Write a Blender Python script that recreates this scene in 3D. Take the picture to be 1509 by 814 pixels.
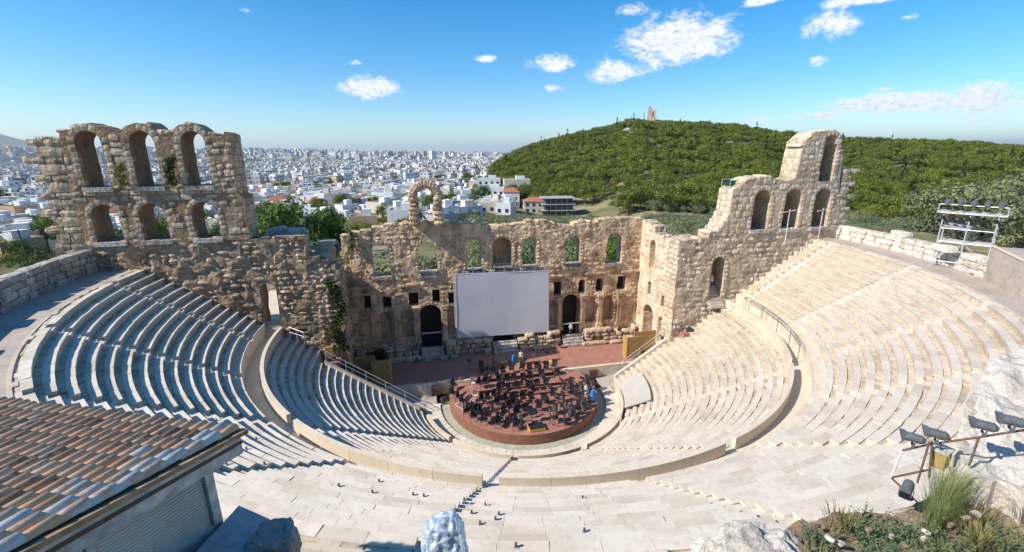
import bpy, math, random
import numpy as np
from mathutils import Vector, Matrix, noise
from mathutils.geometry import delaunay_2d_cdt
PI=math.pi; R=math.radians
rng=random.Random(7)
for o in list(bpy.data.objects): bpy.data.objects.remove(o)
sc=bpy.context.scene
col=sc.collection

# ---------------------------------------------------------------- camera
CX,CY,CZ=-9.479,-40.327,24.721
YAW,PITCH,ROLL=R(11.745),R(15.321),R(-0.334)
cd=bpy.data.cameras.new('camera'); cam=bpy.data.objects.new('camera',cd); col.objects.link(cam)
fw=Vector((math.sin(YAW)*math.cos(PITCH),math.cos(YAW)*math.cos(PITCH),-math.sin(PITCH)))
rt=Vector((math.cos(YAW),-math.sin(YAW),0)); up=rt.cross(fw)
rr=rt*math.cos(ROLL)+up*math.sin(ROLL); uu=-rt*math.sin(ROLL)+up*math.cos(ROLL)
cam.matrix_world=Matrix(((rr.x,uu.x,-fw.x,CX),(rr.y,uu.y,-fw.y,CY),(rr.z,uu.z,-fw.z,CZ),(0,0,0,1)))
cd.sensor_width=36; cd.lens=662.09/1509*36; cd.shift_y=-0.00127
cd.clip_start=.1; cd.clip_end=120000
sc.camera=cam

# ---------------------------------------------------------------- sun, sky, exposure
SUN_EL=R(39); SUN_D=Vector((-1,-.17,0)).normalized()      # horizontal direction towards the sun
sd=Vector((SUN_D.x*math.cos(SUN_EL),SUN_D.y*math.cos(SUN_EL),math.sin(SUN_EL)))
sl=bpy.data.lights.new('sun','SUN'); so=bpy.data.objects.new('sun',sl); col.objects.link(so)
sl.energy=4.6; sl.angle=R(.5); sl.color=(1,.95,.86)
so.rotation_euler=sd.to_track_quat('Z','Y').to_euler()
sc.view_settings.view_transform='Standard'; sc.view_settings.look='None'
sc.view_settings.exposure=0.5; sc.view_settings.gamma=1
w=bpy.data.worlds.new('World'); sc.world=w; w.use_nodes=True
class NT:
    def __init__(s,t): s.t=t; t.nodes.clear()
    def n(s,typ,ins=None,**kw):
        nd=s.t.nodes.new(typ)
        for k,v in kw.items(): setattr(nd,k,v)
        for k,v in (ins or {}).items():
            sk=nd.inputs[k]
            if isinstance(v,bpy.types.NodeSocket): s.t.links.new(v,sk)
            else: sk.default_value=v
        return nd
    def m(s,op,a,b=0.,c=0.,clamp=False):
        nd=s.t.nodes.new('ShaderNodeMath'); nd.operation=op; nd.use_clamp=clamp
        for i,v in enumerate((a,b,c)):
            if isinstance(v,bpy.types.NodeSocket): s.t.links.new(v,nd.inputs[i])
            else: nd.inputs[i].default_value=v
        return nd.outputs[0]
    def mix(s,f,a,b,mode='MIX'):
        nd=s.t.nodes.new('ShaderNodeMix'); nd.data_type='RGBA'; nd.blend_type=mode
        for i,v in ((0,f),(6,a),(7,b)):
            if isinstance(v,bpy.types.NodeSocket): s.t.links.new(v,nd.inputs[i])
            else: nd.inputs[i].default_value=v if i==0 else (*v,1)[:4]
        return nd.outputs[2]
    def ramp(s,f,stops):
        nd=s.t.nodes.new('ShaderNodeValToRGB'); s.t.links.new(f,nd.inputs[0]); cr=nd.color_ramp
        while len(cr.elements)<len(stops): cr.elements.new(.5)
        for e,(p,c) in zip(cr.elements,stops):
            e.position=p; e.color=(*c,1) if isinstance(c,tuple) else (c,c,c,1)
        return nd.outputs[0]
g=NT(w.node_tree)
sky=g.n('ShaderNodeTexSky',sky_type='NISHITA',sun_disc=False,sun_elevation=SUN_EL,altitude=100,air_density=1.0,dust_density=.4,ozone_density=2.6)
sky.sun_rotation=math.atan2(SUN_D.x,SUN_D.y)
hs=g.n('ShaderNodeHueSaturation',{'Hue':.496,'Saturation':1.36,'Value':1.0,'Color':g.mix(1.,sky.outputs[0],(.86,.96,1.06),'MULTIPLY')})
bg=g.n('ShaderNodeBackground',{'Color':hs.outputs[0],'Strength':.12})
tc=g.n('ShaderNodeTexCoord'); sp=g.n('ShaderNodeSeparateXYZ',{0:tc.outputs['Generated']})
az=g.m('MULTIPLY',g.m('ARCTAN2',sp.outputs[0],sp.outputs[1]),180/PI); el=g.m('MULTIPLY',g.m('ARCSINE',sp.outputs[2]),180/PI)
CLOUDS=[(30.49,11.48,7.6,3.0,1),(23.72,8.8,4.6,1.5,.9),(16.69,9.85,3.4,1.1,.9),(-4.54,7.04,4.2,1.5,1),(9.0,10.34,1.7,.5,.8),(16.98,7.18,1.9,.7,.7),(44.47,11.59,2.8,1.5,.9),(46.58,13.2,4.2,.7,1),(38.05,14.3,2.4,.6,.9),(43.84,8.45,1.1,.7,.8),(50.57,4.17,7.0,1.1,1.1),(56.01,3.91,5.0,2.0,.85),(44.5,3.3,3.,.6,.8),(25.23,14.72,2.1,.9,.7),(50.27,11.29,.8,.35,.7),(49.37,5.44,1.2,.3,.6),(39.45,3.19,3.0,.45,.6),(48.67,3.3,5.5,.6,.5),(-16.12,13.57,.9,.33,.6),(-5.98,9.61,1.4,.45,.5),
 (95,12,14,4,.9),(140,18,12,5,.9),(-80,9,12,3,.8),(-120,16,14,5,.9),(175,10,16,3,.9),(70,20,9,4,.8)]
cv=g.n('ShaderNodeCombineXYZ',{0:az,1:g.m('MULTIPLY',el,1.7),2:0.})
n1=g.n('ShaderNodeTexNoise',{'Vector':cv.outputs[0],'Scale':.42,'Detail':9.,'Roughness':.62,'Distortion':.3})
n2=g.n('ShaderNodeTexNoise',{'Vector':cv.outputs[0],'Scale':1.6,'Detail':6.,'Roughness':.6})
acc=None; hacc=None
for a,e,wa,he,s in CLOUDS:
    dx=g.m('DIVIDE',g.m('SUBTRACT',az,a),wa); dy=g.m('DIVIDE',g.m('SUBTRACT',el,e),he)
    d=g.m('SQRT',g.m('ADD',g.m('MULTIPLY',dx,dx),g.m('MULTIPLY',dy,dy)))
    b=g.m('MULTIPLY',g.m('SUBTRACT',1.25,d,clamp=True),s)
    acc=b if acc is None else g.m('MAXIMUM',acc,b)
nz=g.m('ADD',g.m('MULTIPLY',n1.outputs[0],1.5),g.m('MULTIPLY',n2.outputs[0],.5))
mk=g.m('MULTIPLY',g.m('SUBTRACT',g.m('ADD',g.m('MULTIPLY',acc,.95),nz),1.30),2.3,clamp=True)
mk=g.m('MULTIPLY',mk,g.m('MULTIPLY',acc,3.,clamp=True))
mk=g.m('MULTIPLY',g.m('POWER',mk,1.3),.93)
cs=g.ramp(g.m('ADD',n2.outputs[0],g.m('MULTIPLY',n1.outputs[0],.3)),[(.42,(.56,.63,.74)),(.70,(.92,.92,.93))])
cb=g.n('ShaderNodeBackground',{'Color':cs,'Strength':.86})
ms=g.n('ShaderNodeMixShader',{0:mk,1:bg.outputs[0],2:cb.outputs[0]})
g.n('ShaderNodeOutputWorld',{0:ms.outputs[0]})

# ---------------------------------------------------------------- helpers
class M:
    def __init__(s): s.v=[]; s.f=[]; s.r=[]
    def add(s,vs,fs,rnd=0.):
        k=len(s.v); s.v.extend(vs); s.f.extend([tuple(i+k for i in f) for f in fs]); s.r.extend([rnd]*len(fs))
    def hexa(s,p,rnd=0.):  # p: 4 bottom ccw, 4 top
        s.add(p,[(3,2,1,0),(4,5,6,7),(0,1,5,4),(1,2,6,5),(2,3,7,6),(3,0,4,7)],rnd)
    def box(s,c,sz,rz=0.,rnd=0.,rx=0.,ry=0.):
        hx,hy,hz=sz[0]/2,sz[1]/2,sz[2]/2; mt=Matrix.Rotation(rz,3,'Z')@Matrix.Rotation(ry,3,'Y')@Matrix.Rotation(rx,3,'X')
        C=Vector(c); s.hexa([tuple(C+mt@Vector(q)) for q in ((-hx,-hy,-hz),(hx,-hy,-hz),(hx,hy,-hz),(-hx,hy,-hz),(-hx,-hy,hz),(hx,-hy,hz),(hx,hy,hz),(-hx,hy,hz))],rnd)
    def tube(s,a,b,r,n=6,r2=None):
        a=Vector(a); b=Vector(b); r2=r if r2 is None else r2; d=(b-a).normalized()
        u=d.orthogonal().normalized(); v=d.cross(u)
        P=[tuple(a+(u*math.cos(2*PI*i/n)+v*math.sin(2*PI*i/n))*r) for i in range(n)]+[tuple(b+(u*math.cos(2*PI*i/n)+v*math.sin(2*PI*i/n))*r2) for i in range(n)]
        s.add(P,[(i,(i+1)%n,n+(i+1)%n,n+i) for i in range(n)]+[tuple(range(n-1,-1,-1)),tuple(range(n,2*n))])
    def ring(s,r0,r1,z0,z1,a0,a1,n=8,rnd=0.,zb=None):
        # solid ring piece; a0,a1 functions of radius (angle from -y towards +x) or numbers
        fa=lambda a,r:a(r) if callable(a) else a
        for i in range(n):
            t0,t1=i/n,(i+1)/n; P=[]
            for z in (z0,z1):
                for r,t in ((r0,t0),(r1,t0),(r1,t1),(r0,t1)):
                    A=fa(a0,r)*(1-t)+fa(a1,r)*t; P.append((r*math.sin(A),-r*math.cos(A),z))
            k=len(s.v); s.v.extend(P); F=[(3,2,1,0),(4,5,6,7),(0,3,7,4),(2,1,5,6)]
            F=[(0,1,2,3)[::-1],(4,5,6,7),(3,0,4,7),(1,2,6,5)]
            if i==0: F.append((0,1,5,4))
            if i==n-1: F.append((2,3,7,6))
            s.f.extend([tuple(q+k for q in f) for f in F]); s.r.extend([rnd]*len(F))
    def mesh(s,name,mat=None,smooth=False,keep=False):
        me=bpy.data.meshes.new(name); me.from_pydata(s.v,[],s.f)
        if any(s.r):
            at=me.attributes.new('rnd','FLOAT','FACE'); at.data.foreach_set('value',np.array(s.r,dtype=np.float32))
        if smooth: me.polygons.foreach_set('use_smooth',[True]*len(s.f))
        if mat: me.materials.append(mat)
        me.update(); return me
    def build(s,name,mat,parent=None,smooth=False,**kw):
        return ob(name,s.mesh(name,mat,smooth),parent,**kw)
def ob(name,data,parent=None,label=None,cat=None,group=None,kind=None,loc=None,rot=None,scale=None):
    o=bpy.data.objects.new(name,data); col.objects.link(o)
    if parent is not None: o.parent=parent
    if label: o['label']=label
    if cat: o['category']=cat
    if group: o['group']=group
    if kind: o['kind']=kind
    if loc is not None: o.location=loc
    if rot is not None: o.rotation_euler=rot
    if scale is not None: o.scale=scale
    return o
def thing(name,label,cat,loc=(0,0,0),rz=0.,group=None):
    return ob(name,None,None,label,cat,group,None,loc,(0,0,rz))
KIDS={}
def copy_tree(o,parent=None,label=None):
    c=o.copy(); col.objects.link(c)
    if parent is not None: c.parent=parent
    if label: c['label']=label
    for ch in KIDS.get(o.name) or o.children: copy_tree(ch,c)
    return c
def pix(x,y,z): return Vector((x,y,z))
def smooth(t): t=min(1,max(0,t)); return t*t*(3-2*t)
def fbm(x,y,z,o=4): return noise.fractal(Vector((x,y,z)),1.,2.,o)

# ---------------------------------------------------------------- materials
def bsdf(g,colr,rough=.8,bump=None,bs=.4,bd=.05,spec=.3,**kw):
    ins={'Base Color':colr if isinstance(colr,bpy.types.NodeSocket) else (*colr,1),'Roughness':rough,'Specular IOR Level':spec}
    if bump is not None:
        b=g.n('ShaderNodeBump',{'Height':bump,'Strength':bs,'Distance':bd}); ins['Normal']=b.outputs[0]
    ins.update(kw); s=g.n('ShaderNodeBsdfPrincipled',ins); g.n('ShaderNodeOutputMaterial',{0:s.outputs[0]}); return s
def newmat(name): m=bpy.data.materials.new(name); m.use_nodes=True; return m,NT(m.node_tree)
def rndval(g):
    oi=g.n('ShaderNodeObjectInfo'); at=g.n('ShaderNodeAttribute',attribute_name='rnd')
    return g.m('FRACT',g.m('ADD',oi.outputs['Random'],at.outputs['Fac']))
def stone(name,c1,c2,c3,dark,big=.12,fine=2.2,bs=.7,var=.35,pits=.5,streak=0.):
    m,g=newmat(name); pos=g.n('ShaderNodeNewGeometry').outputs['Position']
    nb=g.n('ShaderNodeTexNoise',{'Vector':pos,'Scale':big,'Detail':5.,'Roughness':.6}).outputs[0]
    nm=g.n('ShaderNodeTexNoise',{'Vector':pos,'Scale':fine*.35,'Detail':8.,'Roughness':.65}).outputs[0]
    nf=g.n('ShaderNodeTexNoise',{'Vector':pos,'Scale':fine*2.4,'Detail':8.,'Roughness':.7}).outputs[0]
    vo=g.n('ShaderNodeTexVoronoi',{'Vector':pos,'Scale':fine*1.3}).outputs['Distance']
    r=rndval(g)
    base=g.ramp(nb,[(.38,c1),(.5,c2),(.63,c3)])
    base=g.mix(g.ramp(nm,[(.4,0.),(.65,1.)]),base,tuple(v*1.18 for v in c2))
    base=g.mix(g.m('MULTIPLY',g.ramp(g.m('ADD',g.m('MULTIPLY',nm,.5),g.m('MULTIPLY',nf,.5)),[(.36,1.),(.5,0.)]),pits),base,dark)  # strengthens relief shade in the colour by darkening the bump hollows
    base=g.mix(1.,base,g.ramp(r,[(0.,(1-var,1-var*1.08,1-var*1.15)),(.5,(1,.99,.98)),(1.,(1+var*.5,1+var*.48,1+var*.42))]),'MULTIPLY')
    if streak:
        st=g.n('ShaderNodeTexNoise',{'Vector':g.n('ShaderNodeMapping',{'Vector':pos,'Scale':(1.6,1.6,.16)}).outputs[0],'Scale':1.,'Detail':5.}).outputs[0]
        base=g.mix(g.m('MULTIPLY',g.ramp(st,[(.5,0.),(.66,1.)]),streak),base,dark)
    h=g.m('ADD',g.m('MULTIPLY',nm,1.2),g.m('ADD',g.m('MULTIPLY',nf,.6),g.m('MULTIPLY',vo,.5)))
    bsdf(g,base,.92,h,min(1,bs*1.3),.2,.15); return m
M_FAC=stone('facade_stone',(.43,.29,.18),(.58,.42,.28),(.68,.47,.27),(.14,.085,.05),big=.16,var=.34,pits=.7,streak=.35)
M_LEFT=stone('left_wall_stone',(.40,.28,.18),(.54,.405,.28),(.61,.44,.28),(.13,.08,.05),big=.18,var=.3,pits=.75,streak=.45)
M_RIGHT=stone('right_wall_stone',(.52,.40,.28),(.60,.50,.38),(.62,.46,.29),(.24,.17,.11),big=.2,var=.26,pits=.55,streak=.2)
M_TOW=stone('tower_ashlar',(.42,.30,.20),(.58,.45,.32),(.62,.45,.29),(.15,.095,.055),big=.22,var=.28,pits=.6,streak=.45)
M_GREY=stone('grey_ashlar_stone',(.36,.33,.29),(.50,.46,.41),(.42,.34,.27),(.14,.11,.09),big=.3,var=.22,pits=.5,streak=.5)
M_ROCK=stone('pale_limestone_rock',(.60,.54,.46),(.72,.66,.58),(.62,.52,.42),(.28,.20,.14),big=.5,fine=3.,var=.15,pits=.5)
M_BRICK=stone('brown_brick_soffit',(.27,.16,.095),(.34,.21,.13),(.38,.25,.16),(.07,.045,.03),big=.4,fine=3.,var=.3,pits=.6,streak=.3)
def marble(name,c1,c2,c3,var=.16,rough=.62,st=.5):
    m,g=newmat(name); pos=g.n('ShaderNodeNewGeometry').outputs['Position']
    nb=g.n('ShaderNodeTexNoise',{'Vector':pos,'Scale':.35,'Detail':5.,'Roughness':.6}).outputs[0]
    nf=g.n('ShaderNodeTexNoise',{'Vector':pos,'Scale':4.,'Detail':9.,'Roughness':.72}).outputs[0]
    r=rndval(g)
    base=g.ramp(nb,[(.35,c1),(.52,c2),(.68,c3)])
    base=g.mix(1.,base,g.ramp(r,[(0.,(1-var*1.5,1-var*1.75,1-var*2.1)),(.3,(1-var*.3,1-var*.45,1-var*.6)),(.7,(1,1,1)),(1.,(1+var*.35,1+var*.35,1+var*.35))]),'MULTIPLY')
    base=g.mix(g.m('MULTIPLY',g.ramp(nf,[(.36,1.),(.5,0.)]),st),base,tuple(v*.6 for v in c1))
    h=g.m('ADD',nf,g.m('MULTIPLY',nb,.5)); bsdf(g,base,rough,h,.35,.02,.35); return m
M_MARB=marble('pale_marble',(.60,.51,.405),(.69,.605,.50),(.66,.565,.455),var=.10,st=.32)
M_MARB2=marble('worn_marble',(.53,.44,.33),(.63,.535,.42),(.57,.48,.375),var=.16,st=.7)
M_PARA=marble('parapet_marble',(.62,.52,.385),(.68,.58,.445),(.64,.55,.425),var=.05,st=.3)
M_PATH=marble('dusty_path',(.37,.30,.25),(.47,.39,.325),(.42,.35,.29),var=.0,rough=.95,st=.5)
def plain(name,c,rough=.6,var=.0,ns=6.,nv=.25,metal=0.,bs=.2,spec=.4):
    m,g=newmat(name); pos=g.n('ShaderNodeNewGeometry').outputs['Position']
    n=g.n('ShaderNodeTexNoise',{'Vector':pos,'Scale':ns,'Detail':6.,'Roughness':.65}).outputs[0]
    b=g.mix(1.,c,g.ramp(n,[(.3,1-nv),(.7,1+nv*.6)]),'MULTIPLY')
    if var: b=g.mix(1.,b,g.ramp(rndval(g),[(0.,1-var),(1.,1+var)]),'MULTIPLY')
    bsdf(g,b,rough,n,bs,.01,spec,Metallic=metal); return m
M_STAGE=plain('red_brown_stage_floor',(.36,.165,.12),.8,ns=1.2,nv=.2)
M_SKIRT=plain('platform_skirt',(.25,.11,.07),.7,ns=2.,nv=.25)
M_SCREEN=plain('projection_screen_cloth',(.62,.63,.65),.7,ns=.5,nv=.07,bs=.05)
M_WOOD=plain('plywood',(.42,.27,.10),.7,ns=3.,nv=.25)
M_DKMET=plain('black_metal',(.02,.021,.023),.4,ns=9,nv=.3,spec=.6)
M_BLACK=plain('black_plastic',(.022,.024,.03),.32,ns=9,nv=.4,spec=.9,var=.5)
M_GALV=plain('galvanised_steel',(.52,.53,.53),.45,ns=9,nv=.15,metal=.3)
M_LAMP=plain('grey_lamp_housing',(.12,.125,.135),.45,ns=12,nv=.3,spec=.6)
M_BLUE=plain('blue_cover',(.02,.22,.55),.5,ns=4,nv=.2)
M_YEL=plain('orange_yellow_wood',(.62,.36,.06),.5,ns=8,nv=.2)
M_TAPE=plain('white_tape',(.7,.68,.66),.7)
M_RUST=plain('rusty_steel',(.16,.085,.055),.8,ns=14,nv=.5)
M_DARK=plain('painted_opening_shade',(.035,.028,.024),.95,ns=3)  # near-black colour puts the shade of niches and doorways into their back plates
M_WHITEW=plain('weathered_white_paint',(.62,.57,.50),.8,ns=4.,nv=.55)
M_SHUT=plain('beige_roller_shutter',(.60,.56,.48),.55,ns=2.,nv=.2)
M_BLUEB=plain('blue_grey_board',(.30,.315,.34),.6,ns=3.,nv=.4)
M_SKIN=plain('skin',(.50,.30,.21),.6); M_SHIRT=plain('pale_shirt',(.62,.64,.68),.8); M_JEAN=plain('blue_trousers',(.07,.12,.25),.85); M_HAIR=plain('dark_hair',(.03,.02,.015),.7)
M_RKD=stone('stained_rock',(.30,.27,.24),(.46,.42,.38),(.36,.30,.25),(.03,.028,.026),big=1.2,fine=4.,var=.1,pits=.9)
M_SOIL=stone('dry_soil',(.30,.21,.14),(.38,.28,.19),(.34,.26,.17),(.14,.09,.06),big=.9,fine=4.,pits=.6)
def leafmat(name,c1,c2,var=.42,rough=.7,tr=.0):
    m,g=newmat(name); r=rndval(g); pos=g.n('ShaderNodeNewGeometry').outputs['Position']
    oc=g.n('ShaderNodeTexCoord').outputs['Object']
    n=g.n('ShaderNodeTexNoise',{'Vector':oc,'Scale':.9,'Detail':4.}).outputs[0]
    b=g.mix(g.ramp(n,[(.35,0.),(.65,1.)]),c1,c2)
    b=g.mix(1.,b,g.ramp(r,[(0.,(1-var,1-var*.8,1-var*.4)),(.5,(1,1,1)),(1.,(1+var*1.1,1+var*.7,1+var*.1))]),'MULTIPLY')
    s=g.n('ShaderNodeBsdfPrincipled',{'Base Color':b,'Roughness':rough,'Specular IOR Level':.2})
    t=g.n('ShaderNodeBsdfTranslucent',{'Color':b}); mx=g.n('ShaderNodeMixShader',{0:.3,1:s.outputs[0],2:t.outputs[0]})
    g.n('ShaderNodeOutputMaterial',{0:mx.outputs[0]}); return m
L_PINE=leafmat('pine_needles',(.085,.125,.02),(.22,.245,.035)); L_OLIVE=leafmat('olive_leaves',(.16,.19,.085),(.26,.29,.15),var=.25)
L_CYP=leafmat('cypress_foliage',(.025,.045,.018),(.045,.07,.025)); L_BROAD=leafmat('bright_green_leaves',(.075,.13,.02),(.14,.20,.035))
L_DRY=leafmat('dry_grass',(.30,.24,.10),(.22,.24,.08)); L_IVY=leafmat('dark_ivy',(.03,.055,.018),(.07,.10,.03)); L_BUSH=leafmat('grey_green_shrub',(.11,.16,.08),(.19,.24,.11),var=.25)
L_GRASS=leafmat('green_grass_blades',(.22,.27,.08),(.36,.38,.16))
M_BARK=plain('bark',(.10,.075,.055),.9,ns=5,nv=.4)

# ---------------------------------------------------------------- terrain
SKY_E=[(-60,-9),(8.8,-9),(9.6,-2.2),(11.4,-.9),(13.5,.1),(15.6,.75),(19.7,1.7),(23,2.45),(26,3.1),(28.3,3.0),(32,2.75),(36.9,2.35),(42.2,1.35),(47.5,.75),(52.6,.4),(56.7,.15),(59.5,-.2),(70,-1.2),(85,-5),(95,-9),(180,-9)]
def interp(tab,x):
    for (a,b),(c,d) in zip(tab,tab[1:]):
        if x<=c: return b+(d-b)*max(0,(x-a))/(c-a)
    return tab[-1][1]
def WY(x): return 1.9 if x<0 else .3         # line of the walls that close the seating
def polar(x,y):
    dx,dy=x-CX,y-CY; return math.degrees(math.atan2(dx,dy)),math.hypot(dx,dy)
def ground(x,y):
    az,d=polar(x,y); r=math.hypot(x,y)
    side=16.6 if x<0 else 15.6
    k=smooth((y+2)/7.); near=side*(1-k)+8.2*k
    k=smooth((y-6)/26.); near=near*(1-k)-1*k
    if y<0: near=side+smooth((r-39.3)/3.2)*6.2*smooth((-y-18)/12)
    if y>0: kx=smooth((abs(x)-22)/7); near=near*kx+(1-kx)*(.8-1.8*smooth((y-14)/20))
    far=-1-5*smooth((d-90)/150)-3.5*smooth((az-11)/6)*smooth((30-az)/5)*smooth((d-150)/60)
    if az<9:
        far-=3*smooth((d-400)/800)
        lift=interp([(-180,60),(-60,60),(-36,62),(-17,50),(-6,26),(2,10),(9,-4)],az)
        far+=lift*smooth((d-1500)/3600)
    else: far-=8*smooth((d-900)/1500)
    e=interp(SKY_E,az)
    if e>-8:
        Dr=interp([(8.8,470),(12,520),(30,570),(60,640),(95,600)],az)+18*math.sin(az*.9)
        zr=CZ+math.tan(R(e))*Dr-5.
        if zr>far:
            d0_=200+50*smooth((26-az)/6); u=(d-d0_)/(Dr-d0_)
            if u<=1: s=smooth(u)*.55+.45*max(0,u); far=far+(zr-far)*s
            else: far=far+(zr-far)*(1-smooth((d-Dr)/500))
            if d>230: far+=2.5*fbm(x*.012,y*.012,3.)*min(1,(d-230)/100)*(1 if d<Dr else .3)
    # the distant mountain on the left
    if az<-29 and d>5200:
        far+=600*smooth((-az-30)/11.)*smooth((d-6500)/5000)*(1+.2*fbm(x*.0006,y*.0006,1.))
    if az>-7 and d>4200: far-= (40+max(0,az)*0)*smooth((d-4200)/500)
    k=smooth((d-70)/60) if y>-5 else smooth((r-60)/50)
    z=near*(1-k)+far*k
    return z
def zone(x,y):
    a,d=polar(x,y)
    return 'on the left slope of the hill' if a<21 else 'below the hilltop monument' if a<31 else 'between the monument and the right tower' if a<43 else 'behind the right arched wall' if a<49 else 'beyond the right rim wall'
def czone(x,y):
    a,d=polar(x,y)
    return 'seen left of the arched tower' if a<-34 else 'seen through the arched tower' if a<-17.5 else 'between the arched tower and the small free arch' if a<1 else 'right of the small free arch'
def terrain():
    radii=[37.2,38.2,39.5,41,43,46,50,55,60,66,73,81,90,100,112,126,141,158,176,196,218,240,262,285,308,332,356,380,405,430,455,480,505,530,555,580,605,635,680,740,820,920,1050,1200,1400,1650,1950,2300,2700,3200,3800,4300,4700,5200,6000,7000,8200,9500,11000,13000,16000,22000,30000]
    n=288; V=[];F=[]
    inner=[float(v) for v in range(0,36)]+[36.6]
    for j,r in enumerate(inner+radii):
        for i in range(n):
            a=2*PI*i/n; x,y=r*math.sin(a),-r*math.cos(a)
            if j<len(inner):
                z=-.55 if (y<WY(x)+1.6 or (abs(x)<18.9 and y<12.6)) else ground(x,y)-.02
                if r>36 and y<WY(x)+1.6: z=14.9
            else: z=ground(x,y)
            V.append((x,y,z))
    for j in range(len(inner)+len(radii)-1):
        for i in range(n):
            k=(i+1)%n; F.append((j*n+i,j*n+k,(j+1)*n+k,(j+1)*n+i))
    m,g=newmat('ground_earth'); geo=g.n('ShaderNodeNewGeometry'); pos=geo.outputs['Position']
    n1=g.n('ShaderNodeTexNoise',{'Vector':pos,'Scale':.03,'Detail':8.,'Roughness':.65}).outputs[0]
    n2=g.n('ShaderNodeTexNoise',{'Vector':pos,'Scale':1.2,'Detail':7.,'Roughness':.65}).outputs[0]
    c=g.ramp(n1,[(.35,(.10,.10,.04)),(.48,(.22,.19,.10)),(.6,(.42,.34,.23))])
    c=g.mix(g.ramp(n2,[(.4,0.),(.65,.6)]),c,(.10,.12,.04))
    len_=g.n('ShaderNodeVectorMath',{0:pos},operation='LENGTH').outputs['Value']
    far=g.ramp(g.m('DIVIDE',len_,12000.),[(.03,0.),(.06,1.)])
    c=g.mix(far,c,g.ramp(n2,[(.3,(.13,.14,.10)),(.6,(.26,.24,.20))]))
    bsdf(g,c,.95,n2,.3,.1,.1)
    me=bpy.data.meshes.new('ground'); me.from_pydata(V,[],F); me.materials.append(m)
    me.polygons.foreach_set('use_smooth',[True]*len(F))
    ob('ground',me,kind='structure')
    s=M(); nn=96
    for r0,r1 in ((4000,40000),):
        for i in range(nn):
            a,b=2*PI*i/nn,2*PI*(i+1)/nn
            s.add([(r0*math.sin(a),-r0*math.cos(a),-32),(r0*math.sin(b),-r0*math.cos(b),-32),(r1*math.sin(b),-r1*math.cos(b),-32),(r1*math.sin(a),-r1*math.cos(a),-32)],[(0,1,2,3)])
    m,g=newmat('sea_water'); bsdf(g,(.012,.08,.19),.35,g.n('ShaderNodeTexNoise',{'Vector':g.n('ShaderNodeNewGeometry').outputs['Position'],'Scale':.02,'Detail':5.}).outputs[0],.3,2.)
    s.build('sea_water',m,kind='structure')
terrain()

# ---------------------------------------------------------------- city
m,g=newmat('city_wall_paint')
r=rndval(g); geo=g.n('ShaderNodeNewGeometry')
base=g.ramp(r,[(0.,(.50,.47,.43)),(.2,(.66,.65,.63)),(.45,(.72,.71,.69)),(.6,(.58,.52,.44)),(.75,(.70,.64,.54)),(.86,(.40,.39,.38)),(.95,(.55,.38,.26)),(1.,(.72,.72,.72))])
g.t.nodes[-1].color_ramp.interpolation='CONSTANT'
sp=g.n('ShaderNodeSeparateXYZ',{0:geo.outputs['Position']}); nn=g.n('ShaderNodeSeparateXYZ',{0:geo.outputs['Normal']})
u=g.m('ADD',g.m('MULTIPLY',sp.outputs[0],nn.outputs[1]),g.m('MULTIPLY',sp.outputs[1],g.m('MULTIPLY',nn.outputs[0],-1.)))
wu=g.m('GREATER_THAN',g.m('FRACT',g.m('MULTIPLY',u,.31)),.5); wz=g.m('GREATER_THAN',g.m('FRACT',g.m('MULTIPLY',sp.outputs[2],.32)),.5)
wall_=g.m('LESS_THAN',g.m('ABSOLUTE',nn.outputs[2]),.5)
wm=g.m('MULTIPLY',g.m('MULTIPLY',wu,wz),g.m('MULTIPLY',wall_,.75))
c=g.mix(wm,base,(.10,.11,.13))
roofc=g.ramp(g.m('FRACT',g.m('MULTIPLY',r,7.3)),[(0.,(.50,.48,.45)),(.4,(.62,.60,.57)),(.7,(.36,.34,.32)),(.86,(.42,.19,.11)),(.95,(.55,.53,.50))]); g.t.nodes[-1].color_ramp.interpolation='CONSTANT'
c=g.mix(g.m('SUBTRACT',1.,wall_),c,roofc)
bsdf(g,c,.85,spec=.2); M_CITY=m
M_HW=[plain('white_house_wall',(.70,.69,.67),.8,ns=.6,nv=.1),plain('cream_house_wall',(.60,.52,.40),.8,ns=.6,nv=.1),plain('grey_house_wall',(.38,.37,.36),.8,ns=.6,nv=.1),plain('ochre_house_wall',(.52,.36,.22),.8,ns=.6,nv=.1)]
M_ROOF=plain('flat_roof_screed',(.46,.44,.41),.9,ns=.4,nv=.3); M_RED=plain('red_tile_roof',(.42,.15,.08),.85,ns=2.,nv=.3)
M_GLASS=plain('dark_window_glass',(.03,.045,.06),.15,spec=.8)
box_me={}
def unit_box(mat):
    if mat.name not in box_me:
        s=M(); s.box((0,0,.5),(1,1,1)); box_me[mat.name]=s.mesh('block_'+mat.name,mat)
    return box_me[mat.name]
def ubox(name,mat,parent,c,sz,**kw): return ob(name,unit_box(mat),parent,loc=(c[0],c[1],c[2]-sz[2]/2),scale=sz,**kw)
HL=[('white','white flat-roofed apartment house'),('cream','cream flat-roofed apartment house'),('grey','grey concrete apartment house'),('ochre','ochre-walled low house')]
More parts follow.
